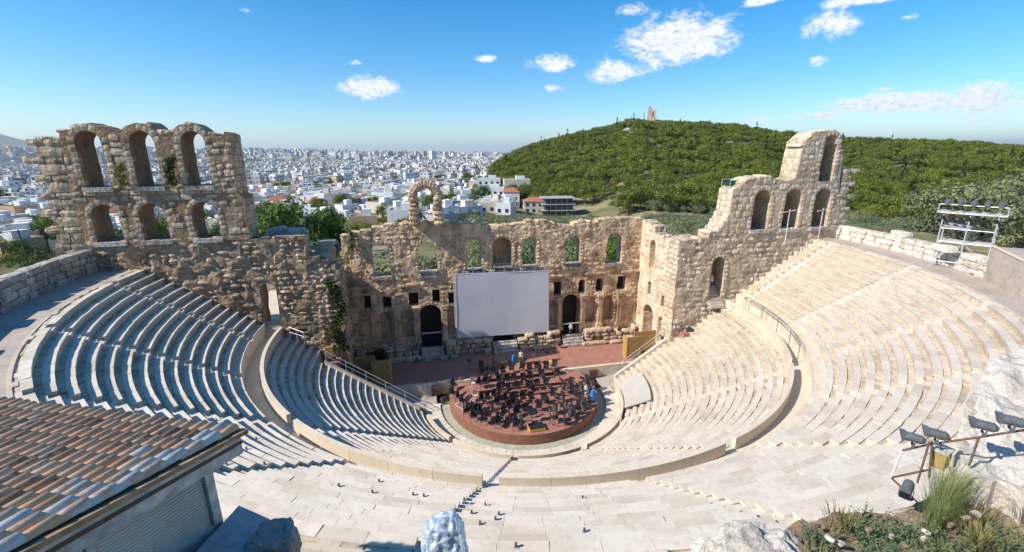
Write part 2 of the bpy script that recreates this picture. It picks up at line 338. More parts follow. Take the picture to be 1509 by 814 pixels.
def house(x,y,w_,d_,h,rz,ci,red,wins,label=None,group='houses of the near city beyond the ruined stage wall'):
    z=ground(x,y); t=thing('city_house',label or '%s with %s, %s'%(HL[ci][1].replace('flat-roofed ',''),'red tiled roof' if red else 'flat roof',czone(x,y)),'house',(x,y,z-2),rz,'houses '+HL[ci][0]+' '+('red roof ' if red else '')+czone(x,y) if not label else None)
    s=M(); s.box((0,0,h/2+1),(w_,d_,h+2)); s.build('wall',M_HW[ci],t)
    if red:
        s=M(); a,b=w_/2+.4,d_/2+.4; k=h+2
        s.add([(-a,-b,k),(a,-b,k),(a,b,k),(-a,b,k),(-a*.4,0,k+2.2),(a*.4,0,k+2.2)],[(0,1,5,4),(1,2,5),(2,3,4,5),(3,0,4),(3,2,1,0)])
        s.build('roof',M_RED,t)
    else:
        s=M(); k=h+2
        s.box((0,0,k+.05),(w_-.6,d_-.6,.1)); rf=s.build('roof',M_ROOF,t)
        s=M()
        for sx,sy,ww,dd in ((0,-1,w_,.25),(0,1,w_,.25),(1,0,.25,d_-.6),(-1,0,.25,d_-.6)): s.box((sx*(w_/2-.12),sy*(d_/2-.12),k+.4),(ww,dd,.8))
        s.build('roof_parapet',M_HW[ci],t)
        s=M(); s.box((w_*.15,d_*.1,k+1.3),(w_*.35,d_*.4,2.5)); s.build('roof_room',M_HW[rng.choice((0,0,1))],t)
        if rng.random()<.6:
            s=M(); s.tube((-w_*.3,0,k+1.4),(-w_*.3+1.1,0,k+1.4),.4,8); s.box((-w_*.3+.5,.3,k+.6),(.9,.7,1.)); s.build('water_heater',M_GALV,t)
    if wins:
        fl=max(1,int(h/3.1))
        for f in range(fl):
            zz=2+f*3.1+.9
            n=max(1,int(w_/3.4))
            for i in range(n):
                ubox('window',M_GLASS,t,((i+.5-n/2)*w_/n,-d_/2-.02,zz+.8),(1.5,.14,1.6))
            n=max(1,int(d_/3.6))
            for i in range(n):
                ubox('window',M_GLASS,t,(-w_/2-.02 if x>-20 else w_/2+.02,(i+.5-n/2)*d_/n,zz+.8),(.14,1.3,1.5))
            if f and wins>1:
                s=M(); s.box((0,-d_/2-.65,zz-.9),(w_*.9,1.3,.18)); s.box((0,-d_/2-1.25,zz-.4),(w_*.9,.08,.9)); s.build('balcony',M_HW[ci],t)
    return t
def city():
    cand=[]
    st=random.Random(11)
    for _ in range(11000):
        az=st.uniform(-44,14); d=math.sqrt(st.uniform(0,1))*(1500-190)+190 if st.random()<.72 else st.uniform(150,520)
        if az>9 and d<1500 and az>9+ (d<320)*4: continue
        gx=CX+d*math.sin(R(az)); gy=CY+d*math.cos(R(az)); cand.append((d,az,gx,gy))
    placed={}; out=[]
    for d,az,x,y in sorted(cand):
        k=(round(x/11.5),round(y/11.5)); 
        if k in placed: continue
        placed[k]=1; out.append((d,x,y))
    # special houses just behind the stage, right of the small arch
    near=[(32,222,17,10,10,-.2,0,0,2,'white four-storey block with balconies, left of the red-roofed house above the stage wall'),
      (43,214,9,8,8.5,-.1,0,1,2,'small white house with a red tiled roof, just right of the white block with balconies'),
      (55,203,14,9,6.5,-.15,1,1,1,'long low cream house with a brown tiled roof beside the terrace building'),
      (52,240,16,10,12,-.1,1,0,2,'cream apartment block standing behind the long low cream house'),
      (38,262,15,10,13,-.15,0,0,2,'tall white apartment block behind the white four-storey block'),
      (16,222,13,9,7,.1,1,0,1,'low cream house seen through the small free-standing arch'),
      (-47,112,12,9,6.5,.2,0,0,1,'small white house seen in the gap left of the stage wall')]
    for q in near: house(*q)
    # the modern terrace building with dark glass bands
    t=thing('terrace_building','low modern building with dark glass bands and flat terraces below the wooded hill','building',(66,199,-9.6),-.12)
    for f in range(3):
        z=1.7+f*3.3; s=M(); s.box((0,0,z),(17-f*1.2,10,3.0)); s.build('glass_band' ,M_GLASS,t)
        s=M(); s.box((-.4,-.6,z+1.72),(19.5-f*.8,12.4,.4)); s.build('terrace_slab',M_HW[2],t)
        for i in range(6): ubox('mullion',M_HW[2],t,(-7.5+i*3,-5.06,z),(.25,.14,2.9))
    n=0; S=M()
    occ=[(q[0],q[1]) for q in near]+[(68,199)]
    for d,x,y in out:
        if any(math.hypot(x-a,y-b)<17 for a,b in occ) : continue
        az,dd=polar(x,y)
        if az>11.5 and dd<400: continue
        if az<-2 and d<215 and st.random()<.35: continue
        if az>6 and d<200: continue
        h=st.uniform(4.5,9) if d<420 else st.uniform(6,14); w_=st.uniform(6.5,11.5); dp=st.uniform(6,10); rz=.35*round(st.uniform(-2,2))+st.uniform(-.1,.1)
        if n<292:
            ci=st.choice((0,0,0,0,1,1,2,3)); house(x,y,w_,dp,h,rz,ci,st.random()<.07,2 if n<110 else 0); n+=1
        else:
            rd=st.random(); z=ground(x,y)
            S.box((x,y,z+h/2-1),(w_,dp,h+2),rz,rd)
            if st.random()<.6: S.box((x+1,y+1,z+h+1.2),(w_*.35,dp*.4,2.4),rz,st.random())
    # beyond 1.5 km: blocks shrink to a few pixels
    for _ in range(24000):
        az=st.uniform(-45,10.5); d=1400+4300*st.random()**1.0; x=CX+d*math.sin(R(az)); y=CY+d*math.cos(R(az))
        if az>-7 and d>4350: continue
        z=ground(x,y); h=st.uniform(9,20) if st.random()<.96 else st.uniform(22,38)
        S.box((x,y,z+h/2-2),(st.uniform(9,22),st.uniform(9,20),h+4),st.uniform(-.7,.7),st.random())
    S.build('distant_city_blocks',M_CITY,kind='stuff',label='dense pale mass of distant city blocks reaching to the horizon',cat='city')
city()

# ---------------------------------------------------------------- vegetation
def crown(name,mat,R_,H_,nc,nl,leaf,seed,shape='round',z0=0.,thin=.62,jn=.38):
    r=random.Random(seed); s=M(); cl=[]
    for i in range(nc):
        while True:
            p=Vector((r.uniform(-1,1),r.uniform(-1,1),r.uniform(-1,1)))
            if .45<p.length<1: break
        if shape=='umbrella': p.z=abs(p.z)*.7-.1
        w_=1.
        if shape=='spire': w_=max(.12,1-((p.z+1)/2)**1.5)
        cl.append((Vector((p.x*R_*w_,p.y*R_*w_,z0+(p.z+1)/2*H_)),r.uniform(.26,.5)*R_*(w_ if shape=='spire' else 1)))
    for c,cr in cl:
        q=r.random()*.5
        for j in range(nl):
            d=Vector((r.gauss(0,1),r.gauss(0,1),r.gauss(0,1))).normalized(); p=c+Vector((d.x,d.y,d.z*.75))*cr*r.uniform(.6,1.05)
            nrm=(d+Vector((r.uniform(-jn,jn),r.uniform(-jn,jn),r.uniform(-.2,.45)))).normalized(); a=nrm.orthogonal().normalized(); b=nrm.cross(a)
            t=r.uniform(0,6.3); a,b=a*math.cos(t)+b*math.sin(t),b*math.cos(t)-a*math.sin(t); l=leaf*r.uniform(.6,1.3)
            s.add([tuple(p-a*l*.5),tuple(p+b*l*.35),tuple(p+a*l*.6),tuple(p-b*l*.35)],[(0,1,2,3)],q+r.random()*.06+.001)
    return s.mesh(name,mat)
def trunk_me(h,r0,seed,limbs=4,name='trunk'):
    r=random.Random(seed); s=M(); p=Vector((0,0,-.5)); rad=r0
    for i in range(4):
        q=p+Vector((r.uniform(-.2,.2),r.uniform(-.2,.2),h/4)); s.tube(p,q,rad,6,rad*.8); p=q; rad*=.8
    for i in range(limbs):
        a=r.uniform(0,6.3); b=p+Vector((math.cos(a)*h*.4,math.sin(a)*h*.4,h*.35)); s.tube(p-Vector((0,0,r.uniform(0,h*.3))),b,rad*.7,5,rad*.25)
    return s.mesh(name,M_BARK)
TR={}
def kind(k,mat,R_,H_,nc,nl,leaf,shape,z0,th,tr,n=3): TR[k]=[(crown('crown',mat,R_,H_,nc,nl,leaf,hash_+i*7,shape,z0),trunk_me(th,tr,hash_+i)) for i,hash_ in ((i,len(k)*13) for i in range(n))]
kind('pine',L_PINE,3.6,4.8,17,85,.40,'umbrella',2.6,4.,.22,4)
kind('olive',L_OLIVE,2.8,3.3,14,95,.27,'round',1.0,1.8,.2)
kind('cypress',L_CYP,1.15,9.,26,30,.45,'spire',.6,1.4,.16,2)
kind('broad',L_BROAD,3.6,6.5,24,170,.33,'round',2.2,3.4,.22,2)
def tree(k,x,y,z,sc_,label,group,seed,name=None):
    cm,tm=TR[k][seed%len(TR[k])]
    t=thing(name or k+'_tree',label,'tree',(x,y,z),seed*1.7,group); t.scale=(sc_*rng.uniform(.85,1.15),sc_*rng.uniform(.85,1.15),sc_*rng.uniform(.85,1.15))
    ob('trunk',tm,t); ob('crown',cm,t); return t
def gn_scatter(name,pts,crowns,smin,smax,kindlabel,cat):
    me=bpy.data.meshes.new(name); me.from_pydata(pts,[],[]); o=ob(name,me,kind='stuff',label=kindlabel,cat=cat)
    ng=bpy.data.node_groups.new(name,'GeometryNodeTree'); ng.interface.new_socket('Geometry',in_out='INPUT',socket_type='NodeSocketGeometry'); ng.interface.new_socket('Geometry',in_out='OUTPUT',socket_type='NodeSocketGeometry')
    N=ng.nodes; L=ng.links; gi=N.new('NodeGroupInput'); go=N.new('NodeGroupOutput'); ip=N.new('GeometryNodeInstanceOnPoints'); jn=N.new('GeometryNodeJoinGeometry')
    for c in crowns:
        oi=N.new('GeometryNodeObjectInfo'); oi.inputs[0].default_value=c; oi.inputs['As Instance'].default_value=True; L.new(oi.outputs['Geometry'],jn.inputs[0])
    ri=N.new('FunctionNodeRandomValue'); ri.data_type='INT'; ri.inputs[4].default_value=0; ri.inputs[5].default_value=len(crowns)-1
    rs=N.new('FunctionNodeRandomValue'); rs.data_type='FLOAT'; rs.inputs[2].default_value=smin; rs.inputs[3].default_value=smax; rs.inputs['Seed'].default_value=3
    rv=N.new('FunctionNodeRandomValue'); rv.data_type='FLOAT_VECTOR'; rv.inputs[0].default_value=(0,0,0); rv.inputs[1].default_value=(.1,.1,6.28)
    L.new(gi.outputs[0],ip.inputs['Points']); L.new(jn.outputs[0],ip.inputs['Instance']); ip.inputs['Pick Instance'].default_value=True
    L.new(ri.outputs[2],ip.inputs['Instance Index']); L.new(rs.outputs[1],ip.inputs['Scale']); L.new(rv.outputs[0],ip.inputs['Rotation']); L.new(ip.outputs[0],go.inputs[0])
    md=o.modifiers.new('scatter','NODES'); md.node_group=ng; return o
def woods():
    st=random.Random(5); P=[];O=[]
    for _ in range(16000):
        az=st.uniform(8.8,66); d=math.sqrt(st.uniform(225**2,720**2)); x=CX+d*math.sin(R(az)); y=CY+d*math.cos(R(az))
        e=interp(SKY_E,az)
        if d>640 and e<-1: continue
        bare=fbm(x*.014+3,y*.014,7.)
        if d>330 and bare>.30 and az>22:
            if st.random()<.9: continue
        if d>330 and az>44 and st.random()<.35: continue
        if az<24.5 and d<268: continue
        if len(P)>7000: break
        P.append((d,x,y,bare))
    # thin out with a grid so that crowns do not pile up
    seen={}; Q=[]
    for q in sorted(P):
        k=(int(q[1]/5.),int(q[2]/5.))
        if k in seen: continue
        seen[k]=1; Q.append(q)
    front=[];crs=[];pts=[]
    for i,(d,x,y,b) in enumerate(Q):
        z=ground(x,y)-.4
        if len(front)<240:
            t=tree('pine',x,y,z,st.uniform(.75,1.7),'bright green pine on the wooded slope '+zone(x,y),'pines '+zone(x,y),st.randint(0,99)); front.append(t)
        else: pts.append((x,y,z))
    crs=[next(c for c in t.children if c.name.startswith('crown')) for t in front[:12]]
    ms={}; 
    for c in crs: ms[c.data.name]=c
    gn_scatter('hillside_pines',pts,list(ms.values()),.65,1.75,'dense mass of bright green pines covering the whole hill','pine wood')
    # cypresses as dark spires
    cy=[]
    for k,(u0,u1,n,d0,d1) in enumerate(((9.2,12.5,14,330,470),(13,22,22,430,540),(24,27.5,9,520,560),(27,45,34,330,540),(46,60,34,260,520))):
        for i in range(n):
            az=st.uniform(u0,u1); d=st.uniform(d0,d1); x=CX+d*math.sin(R(az)); y=CY+d*math.cos(R(az))
            tree('cypress',x,y,ground(x,y)-.3,st.uniform(1.1,2.0),'dark pointed cypress among the pines '+zone(x,y),'cypresses '+zone(x,y),st.randint(0,99))
    # grey-green grove between the stage wall and the hill
    olives=[];rest=[]; seen={}
    for _ in range(11000):
        az=st.uniform(7,70); d=st.uniform(82 if az<40 else 56,240) if az>14 else st.uniform(82,178); x=CX+d*math.sin(R(az)); y=CY+d*math.cos(R(az))
        if az<29 and d>168+ (az-7)*1.2: continue
        if 190<d<226 and az<36: continue
        k=(int(x/3.6),int(y/3.6)); 
        if k in seen: continue
        if abs(x)<44 and y<28: continue
        seen[k]=1; rest.append((d,x,y))
    rest.sort(); pts=[]
    for i,(d,x,y) in enumerate(rest):
        if len(olives)<285: olives.append(tree('olive',x,y,ground(x,y)-.3,st.uniform(.9,1.45),'grey-green olive tree in the grove '+zone(x,y),'olive trees '+zone(x,y),st.randint(0,99)))
        else: pts.append((x,y,ground(x,y)-.3))
    ms={}
    for t in olives[:12]:
        c=next(c for c in t.children if c.name.startswith('crown')); ms[c.data.name]=c
    gn_scatter('olive_grove',pts,list(ms.values()),.85,1.5,'grey-green olive trees filling the valley below the wooded hill','olive grove')
    # trees right behind the stage wall, seen through its windows
    for i,(x,y,s_) in enumerate([(-19,26,1.1),(-23,25,1.2),(-15.5,21,1.0),(-11,20,1.0),(-6,21,.9),(-17,31,1.3),(-12,33,1.3),(-9.5,24,1.1),(-8.5,17.5,.85),(-13.5,17.5,.8),(-20,20,.9),(-13,26,1.1),(-14,27,1.2),(-8,30,1.25),(-3,27,1.2),(2.5,29,1.25),(7,26,1.1),(13,29,1.2),(18,26,1.25),(24,30,1.2),(-25,34,1.1),(30,34,1.2),(37,30,1.3),(-1,38,1.3),(10,40,1.3),(22,42,1.3)]):
        tree('olive',x,y,ground(x,y)+.3,s_*1.55,'grey-green tree close behind the stage wall, seen through its windows','trees close behind the stage wall',i)
    for i,(x,y,s_) in enumerate([(4.6,22,1.0),(18.5,21,1.25)]):
        tree('broad',x,y,1.,s_,['bright yellow-green tree behind the window right of the middle niche','bright green tree behind the last arched window of the stage wall'][i],None,i,'leafy_tree')
    # the large bright green tree in the gap left of the stage wall
    near=[(-28.8,42.5,2.3,'largest bright green tree, standing in the gap left of the stage wall'),(-38,50,1.3,'smaller green tree on the left flank of the largest bright tree'),(-21.5,36,.9,'low bright bush-like tree at the right foot of the largest bright tree')]
    for i,(x,y,s_,l) in enumerate(near): tree('broad',x,y,ground(x,y)-.5 if i<2 else 1,s_,l,None,i,'leafy_tree')
    for i,(x,y,s_) in enumerate([(-58,30,1.2),(-50,22,1.1),(-46,33,1.1),(-66,38,1.2),(-55,12,1.0),(-62,22,1.2),(-70,28,1.1),(-38,24,.8),(-31,22,.9),(-27,20,.7)]):
        tree('broad',x,y,ground(x,y)-1.,s_,'leafy green tree behind the left tower wall','green trees behind the left tower',i,'leafy_tree')
    # trees among the houses
    for i in range(250):
        az=st.uniform(-40,10); d=st.uniform(125,560); x=CX+d*math.sin(R(az)); y=CY+d*math.cos(R(az))
        kk=st.choice(('broad','pine','olive')); tree(kk,x,y,ground(x,y)-.5,st.uniform(.9,1.6),{'broad':'leafy bright green','pine':'rounded dark green','olive':'small grey-green'}[kk]+' tree among houses '+czone(x,y),kk+' trees among the city houses '+czone(x,y),st.randint(0,99),'street_tree')
    tree('broad',24,205,ground(24,205),1.6,'bright green tree right of the small free-standing arch',None,1,'leafy_tree')
    tree('cypress',57,184,ground(57,184),.75,'small dark cypress in front of the terrace building',None,1)
woods()
def monument():
    az,d=28.26,585; x=CX+d*math.sin(R(az)); y=CY+d*math.cos(R(az)); z=ground(x,y)+5
    t=thing('hilltop_monument','ruined pale stone monument standing alone on the summit of the wooded hill','monument',(x,y,z),-R(28)); t.scale=(1.15,1.15,1.3)
    s=M(); s.box((0,0,3.5),(9,3,7)); s.build('base',M_RIGHT,t)
    s=M(); s.box((-1.8,0,10.5),(4.6,2.6,7)); s.box((-2.4,0,15),(2.6,2.4,2.2)); s.build('left_pier',M_RIGHT,t)
    s=M(); s.box((2.9,0,10),(2.4,2.6,6)); s.build('right_pier',M_RIGHT,t)
    s=M(); s.box((1.1,.8,9.5),(1.4,1.,5)); s.build('niche_back',M_BRICK,t)
monument()
def cars():
    for i,(az,d,c) in enumerate([(33.6,236,(.7,.7,.7)),(34.6,238,(.03,.03,.04)),(35.7,240,(.65,.66,.68)),(36.6,243,(.08,.12,.25)),(37.6,245,(.7,.7,.7))]):
        x=CX+d*math.sin(R(az)); y=CY+d*math.cos(R(az)); nm=['white','black','silver','dark blue','white'][i]
        t=thing('parked_car','%s car parked under the pines%s'%(nm,['',', second from the left end of the row',', in the middle of the row',', second from the right end of the row',' at the right end of the row'][i] if i else ' at the left end of the row'),'car',(x,y,ground(x,y)+.6),-R(az),'cars parked under the pines')
        mt=plain('car_paint_'+nm.replace(' ','_'),c,.3,spec=.8); s=M()
        s.add([(-2.2,-.9,.35),(2.2,-.9,.35),(2.2,.9,.35),(-2.2,.9,.35),(-2.1,-.85,.95),(2.15,-.85,.85),(2.15,.85,.85),(-2.1,.85,.95)],[(3,2,1,0),(4,5,6,7),(0,1,5,4),(1,2,6,5),(2,3,7,6),(3,0,4,7)]); s.build('body',mt,t)
        s=M(); s.add([(-1.6,-.8,.9),(1.2,-.8,.9),(1.2,.8,.9),(-1.6,.8,.9),(-1.1,-.65,1.45),(.5,-.65,1.45),(.5,.65,1.45),(-1.1,.65,1.45)],[(3,2,1,0),(4,5,6,7),(0,1,5,4),(1,2,6,5),(2,3,7,6),(3,0,4,7)]); s.build('cabin',M_GLASS,t)
        for a in (-1.35,1.35):
            for b in (-.85,.85):
                s=M(); s.tube((a,b-.1,.33),(a,b+.1,.33),.33,10); s.build('wheel',M_DKMET,t)
cars()

# ---------------------------------------------------------------- seating
D=R; STA=R(17.3)
def wall_y(side,r,low=False):
    if low:
        if side<0: return -.3-.11*(18.6-r) if r<18.9 else 1.9
        return .75 if r<18.9 else .3
    return 1.9 if side<0 else .3
def end_ang(side,r,low=False):
    return side*(PI/2+math.asin(max(-1,min(1,wall_y(side,r,low)/r))))
slabs={}
def slab_me(r0,r1,h,L,v,mat):
    # one bench slab: a slightly tapering block, front edge a little worn
    key=(round(r0,2),round(L,3),v,mat.name)
    if key in slabs: return slabs[key]
    q=random.Random(int(r0*100)+v*17); s=M(); a=L/r0/2*.992; P=[]
    e=lambda k:q.uniform(-k,k)
    for z in (-h,0):
        for r,t in ((r0,-a),(r0,a),(r1,a),(r1,-a)):
            rr_=r+e(.012); P.append((rr_*math.sin(t),-rr_*math.cos(t)+r0,z+(e(.012) if z==0 else 0)))
    # chamfered nose
    s.hexa([P[0],P[1],P[2],P[3],P[4],P[5],P[6],P[7]])
    slabs[key]=s.mesh('bench_slab',mat); return slabs[key]
def wedge(tier,low,k0,k1,rows,label,pitch,rise,r_0,z_0,matS):
    # k0,k1 : stair numbers or 'L'/'R' for the closing walls
    t=thing('seating_wedge',label,'seating',(0,0,0),group=None)
    base=M(); foot=M(); q=random.Random(hash((tier,str(k0)))%99 if False else int(r_0)+ (k0 if isinstance(k0,int) else 50)*3)
    def lim(k,r,sg):
        if k=='L': return end_ang(-1,r,low)
        if k=='R': return end_ang(1,r,low)
        return k*STA+sg*.36/r
    for i in range(rows):
        ri=r_0+pitch*i; zi=z_0+rise*i; rn=ri+pitch
        a0=lambda r:lim(k0,r,1); a1=lambda r:lim(k1,r,-1)
        span=(a1(ri)-a0(ri))*ri
        if span<.25: continue
        n=max(1,int(span/1.5))
        base.ring(ri+.06,rn+.07,zi-rise-1.6,zi-.10,a0,a1,n)
        ns=max(1,round(span/1.25)); L=span/ns
        for j in range(ns):
            am=a0(ri)+(j+.5)*L/ri; v=q.randint(0,1)
            o=ob('bench_slab',slab_me(ri,ri+pitch*.60,.095,L,v,matS),t,loc=(ri*math.sin(am),-ri*math.cos(am),zi+q.uniform(-.012,.012)))
            o.rotation_euler=(q.uniform(-.006,.006),q.uniform(-.006,.006),am)
            # local frame: mesh built around radius r0 with its front edge at the origin
        nf=max(1,round(span/.62))
        for j in range(nf):
            b0=a0(ri)+j*span/nf/ri; b1=b0+span/nf/ri*.96; dz=q.uniform(-.045,.03) if q.random()<.7 else q.uniform(-.09,.09)
            if q.random()<.07: continue
            foot.ring(ri+pitch*.61,rn+.06,zi-.098,zi-.03+dz*1.0,b0,b1,1,q.random())
    base.build('stone_steps_core',M_MARB2,t); foot.build('foot_paving',M_MARB2,t,kind='stuff')
    return t
LOWP,LOWR,LOW0,LOWZ=.603,.393,10.35,.78
UPP,UPR,UP0,UPZ=.654,.4316,24.5,10.15
nmL=['far left','left','middle','right','far right']
SL=['beside the left side wall','between the two left flights of steps','in the centre, facing the stage','between the two right flights of steps','beside the right side wall']
for k,(a,b) in enumerate((('L',-3),(-3,-1),(-1,1),(1,3),(3,'R'))):
    wedge('low',True,a,b,20,'lower marble seating wedge '+SL[k],LOWP,LOWR,LOW0,LOWZ,M_MARB)
ks=['L',-5,-4,-3,-2,-1,0,1,2,3,4,5,'R']
UL=['narrow upper seating strip against the left tower wall','upper seating wedge, first from the left tower wall with blue-grey shadows','upper seating wedge, second from the left tower wall','upper seating wedge half hidden by the tiled hut roof','upper seating wedge behind the blue-grey board and rock','upper seating wedge just left of the wrapped spotlight','upper seating wedge just right of the wrapped spotlight','upper seating wedge behind the large pale rock','upper seating wedge behind the four floodlights','upper seating wedge below the concrete block','upper seating wedge below the scaffold tower','upper seating wedge below the right rim wall','narrow upper seating strip against the right arched wall']
UL=UL[:3]+UL[3:6]+UL[6:]
for k in range(12):
    wedge('up',False,ks[k],ks[k+1],13,UL[k] if k<11 else UL[12],UPP,UPR,UP0,UPZ,M_MARB)
def stairs(k,low,label):
    t=thing('stair_flight',label,'stairs'); A=k*STA
    r_0,z_0,p,rs,n=(LOW0,LOWZ,LOWP,LOWR,20) if low else (UP0-.65,UPZ-UPR,UPP,UPR,14)
    for i in range(n):
        for h in (0,1):
            r0=r_0+p*i+p*h/2; z=z_0+rs*i-rs+rs*(h+1)/2-.03*(h)
            s=M(); q=rng.uniform(-.01,.01); w_=.35
            s.ring(r0+q,r0+p/2+.03,z-rs-.7,z+q,A-w_/r0,A+w_/r0,1); s.build('step',M_MARB,t)
LS={-3:'lower flight of steps left of the orchestra',-1:'lower flight of steps just left of the centre, behind the conductor',1:'lower flight of steps just right of the centre',3:'lower flight of steps right of the orchestra'}
for k in (-3,-1,1,3): stairs(k,True,LS[k])
US={-5:'upper flight of steps nearest the left tower',-4:'second upper flight of steps from the left tower',-3:'third upper flight of steps from the left tower, ending behind the hut',-2:'upper flight of steps right of the hut',-1:'upper flight of steps below the wrapped spotlight',0:'upper flight of steps leading to the large pale rock',1:'upper flight of steps behind the soil bed',2:'upper flight of steps below the floodlights',3:'third upper flight of steps from the right tower',4:'second upper flight of steps from the right tower',5:'upper flight of steps nearest the right tower'}
for k in range(-5,6): stairs(k,False,US[k])
# passage between the tiers, podium of the upper tier, parapet of the lower tier
s=M(); s.ring(LOW0+LOWP*20+.05,23.95,6.,8.45,lambda r:end_ang(-1,r),lambda r:end_ang(1,r),96); s.build('passage_floor',M_PARA,kind='structure')
PL=['far left','left of the hut','behind the hut','left of centre','centre left','centre right','right of centre','right','far right','last on the right']
t=thing('upper_podium','low marble podium wall with broad top carrying the upper tier','wall')
for i in range(12):
    a,b=ks[i],ks[i+1]
    A=lambda r:end_ang(-1,r) if a=='L' else a*STA+.38/r
    B=lambda r:end_ang(1,r) if b=='R' else b*STA-.38/r
    n=max(1,round((B(24)-A(24))*24/2.1))
    for j in range(n):
        a0=lambda r:A(r)*(1-j/n)+B(r)*(j/n)+.002; a1=lambda r:A(r)*(1-(j+1)/n)+B(r)*((j+1)/n)-.002
        s=M(); s.ring(23.85,24.62,8.3,9.68+rng.uniform(-.01,.01),a0,a1,3); s.build('podium_block',M_PARA,t)
PN=['left end','left','centre','right','right end']
for i,(a,b) in enumerate((('L',-3),(-3,-1),(-1,1),(1,3),(3,'R'))):
    t=thing('parapet_wall','smooth curved marble parapet behind the lower tier, '+['at the left end by the left door','left of the centre','in the centre above the middle wedge','right of the centre, its face in tan shade','at the right end by the railing'][i],'parapet')
    A=lambda r:(-R(97) if a=='L' else a*STA+.42/r); B=lambda r:(R(90) if b=='R' else b*STA-.42/r)
    n=max(2,round((B(22)-A(22))*22/2.6))
    for j in range(n):
        a0=lambda r:A(r)*(1-j/n)+B(r)*(j/n)+.0004; a1=lambda r:A(r)*(1-(j+1)/n)+B(r)*((j+1)/n)-.0004
        s=M(); s.ring(22.46,22.72,7.6,9.2,a0,a1,4); s.build('parapet_block',M_PARA,t)
# rim path
s=M(); s.ring(UP0+UPP*13+.02,35.9,13.5,15.33,lambda r:end_ang(-1,r),lambda r:end_ang(1,r),96); s.build('rim_path',M_PATH,kind='structure')
s=M(); s.ring(UP0+UPP*13-.06,UP0+UPP*13+.1,15.1,15.345,lambda r:end_ang(-1,r),lambda r:end_ang(1,r),96); s.build('path_kerb',M_MARB2,kind='structure')
# orchestra ring and its low wall
s=M(); s.ring(0,LOW0+.2,-.6,0.,-R(97),R(93),64); s.build('orchestra_floor',plain('green_grey_paving',(.40,.39,.30),.8,ns=2.,nv=.25),kind='structure')
t=thing('orchestra_walk','broad pale marble ring around the round platform','pavement')
for i in range(44):
    a=-R(95)+i*R(187)/44; s=M(); s.ring(8.45,9.75,-.1,.16+rng.uniform(0,.02),a+.002,a+R(187)/44-.002,2); s.build('marble_slab',M_MARB,t)
for i,(a,b) in enumerate(((-78,-53),(-50.3,-19),(-15.6,15.6),(19.2,50.2),(53,84))):
    t=thing('front_wall','low curved marble wall in front of the first row, '+['at the left end','left of the centre steps','in the centre','right of the centre, with a tan shaded back','at the right end, with a dark inner edge'][i],'wall')
    n=max(2,(b-a)//6)
    for j in range(int(n)):
        a0=R(a+(b-a)*j/n+.03); a1=R(a+(b-a)*(j+1)/n-.03); s=M(); s.ring(9.78,10.06,-.1,.86,a0,a1,3); s.build('wall_block',M_PARA,t)
# sloping copings and railings at the stage ends of the lower tier
for sgn in (-1,1):
    t=thing('coping_rail','sloping white coping with grey railing closing the lower rows on the %s'%('left' if sgn<0 else 'right'),'railing')
    def P(r,dy=0.,dz=0.): return Vector((sgn*math.sqrt(max(0,r*r-wall_y(sgn,r,True)**2)),wall_y(sgn,r,True)+.12+dy,LOWZ+LOWR/LOWP*(r-LOW0)+.25+dz))
    s=M()
    for i in range(12):
        r0=10.5+i*.68; r1=r0+.66; a,b=P(r0),P(r1)
        s.hexa([tuple(a+Vector((0,-.16,-.9))),tuple(b+Vector((0,-.16,-.9))),tuple(b+Vector((0,.16,-.9))),tuple(a+Vector((0,.16,-.9))),tuple(a+Vector((0,-.16,0))),tuple(b+Vector((0,-.16,0))),tuple(b+Vector((0,.16,0))),tuple(a+Vector((0,.16,0)))])
    s.build('coping',M_MARB,t)
    s=M(); s.tube(P(10.,.55,.55),P(18.6,.55,.75),.035,5); s.tube(P(10.,.55,.1),P(18.6,.55,.3),.025,5); s.build('handrail',M_GALV,t)
    for i in range(6):
        r0=10.1+i*1.7; s=M(); s.tube(P(r0,.55,-2.2),P(r0,.55,.65),.03,5); s.build('rail_post',M_GALV,t)
# the flat grey sheet laid over the first rows on the right
s=M()
for i in range(8):
    a,b=R(60+i*3.2),R(60+(i+1)*3.2)
    s.add([(10.15*math.sin(a),-10.15*math.cos(a),.92),(10.15*math.sin(b),-10.15*math.cos(b),.92),(12.5*math.sin(b),-12.5*math.cos(b),2.22),(12.5*math.sin(a),-12.5*math.cos(a),2.22),
           (10.15*math.sin(a),-10.15*math.cos(a),.84),(10.15*math.sin(b),-10.15*math.cos(b),.84),(12.5*math.sin(b),-12.5*math.cos(b),2.14),(12.5*math.sin(a),-12.5*math.cos(a),2.14)],[(3,2,1,0),(4,5,6,7),(0,1,5,4),(2,3,7,6)])
s.build('cover_sheet',plain('pale_cover_sheet',(.46,.425,.375),.7,ns=1.,nv=.06),label='smooth pale sheet covering the first rows beside the orchestra on the right',cat='cover')
# curved railing by the passage on the right
t=thing('curved_railing','thin dark curved railing standing in the passage behind the lower tier on the right','railing')
s=M()
for i in range(9):
    a,b=R(56+i*3.2),R(56+(i+1)*3.2)
    for z in (10.1,9.8): s.tube((23.3*math.sin(a),-23.3*math.cos(a),z),(23.3*math.sin(b),-23.3*math.cos(b),z),.03,5)
s.build('rail',M_LAMP,t)
for i in range(5):
    a=R(56+i*7.2); s=M(); s.tube((23.3*math.sin(a),-23.3*math.cos(a),8.45),(23.3*math.sin(a),-23.3*math.cos(a),10.1),.03,5); s.build('rail_post',M_LAMP,t)

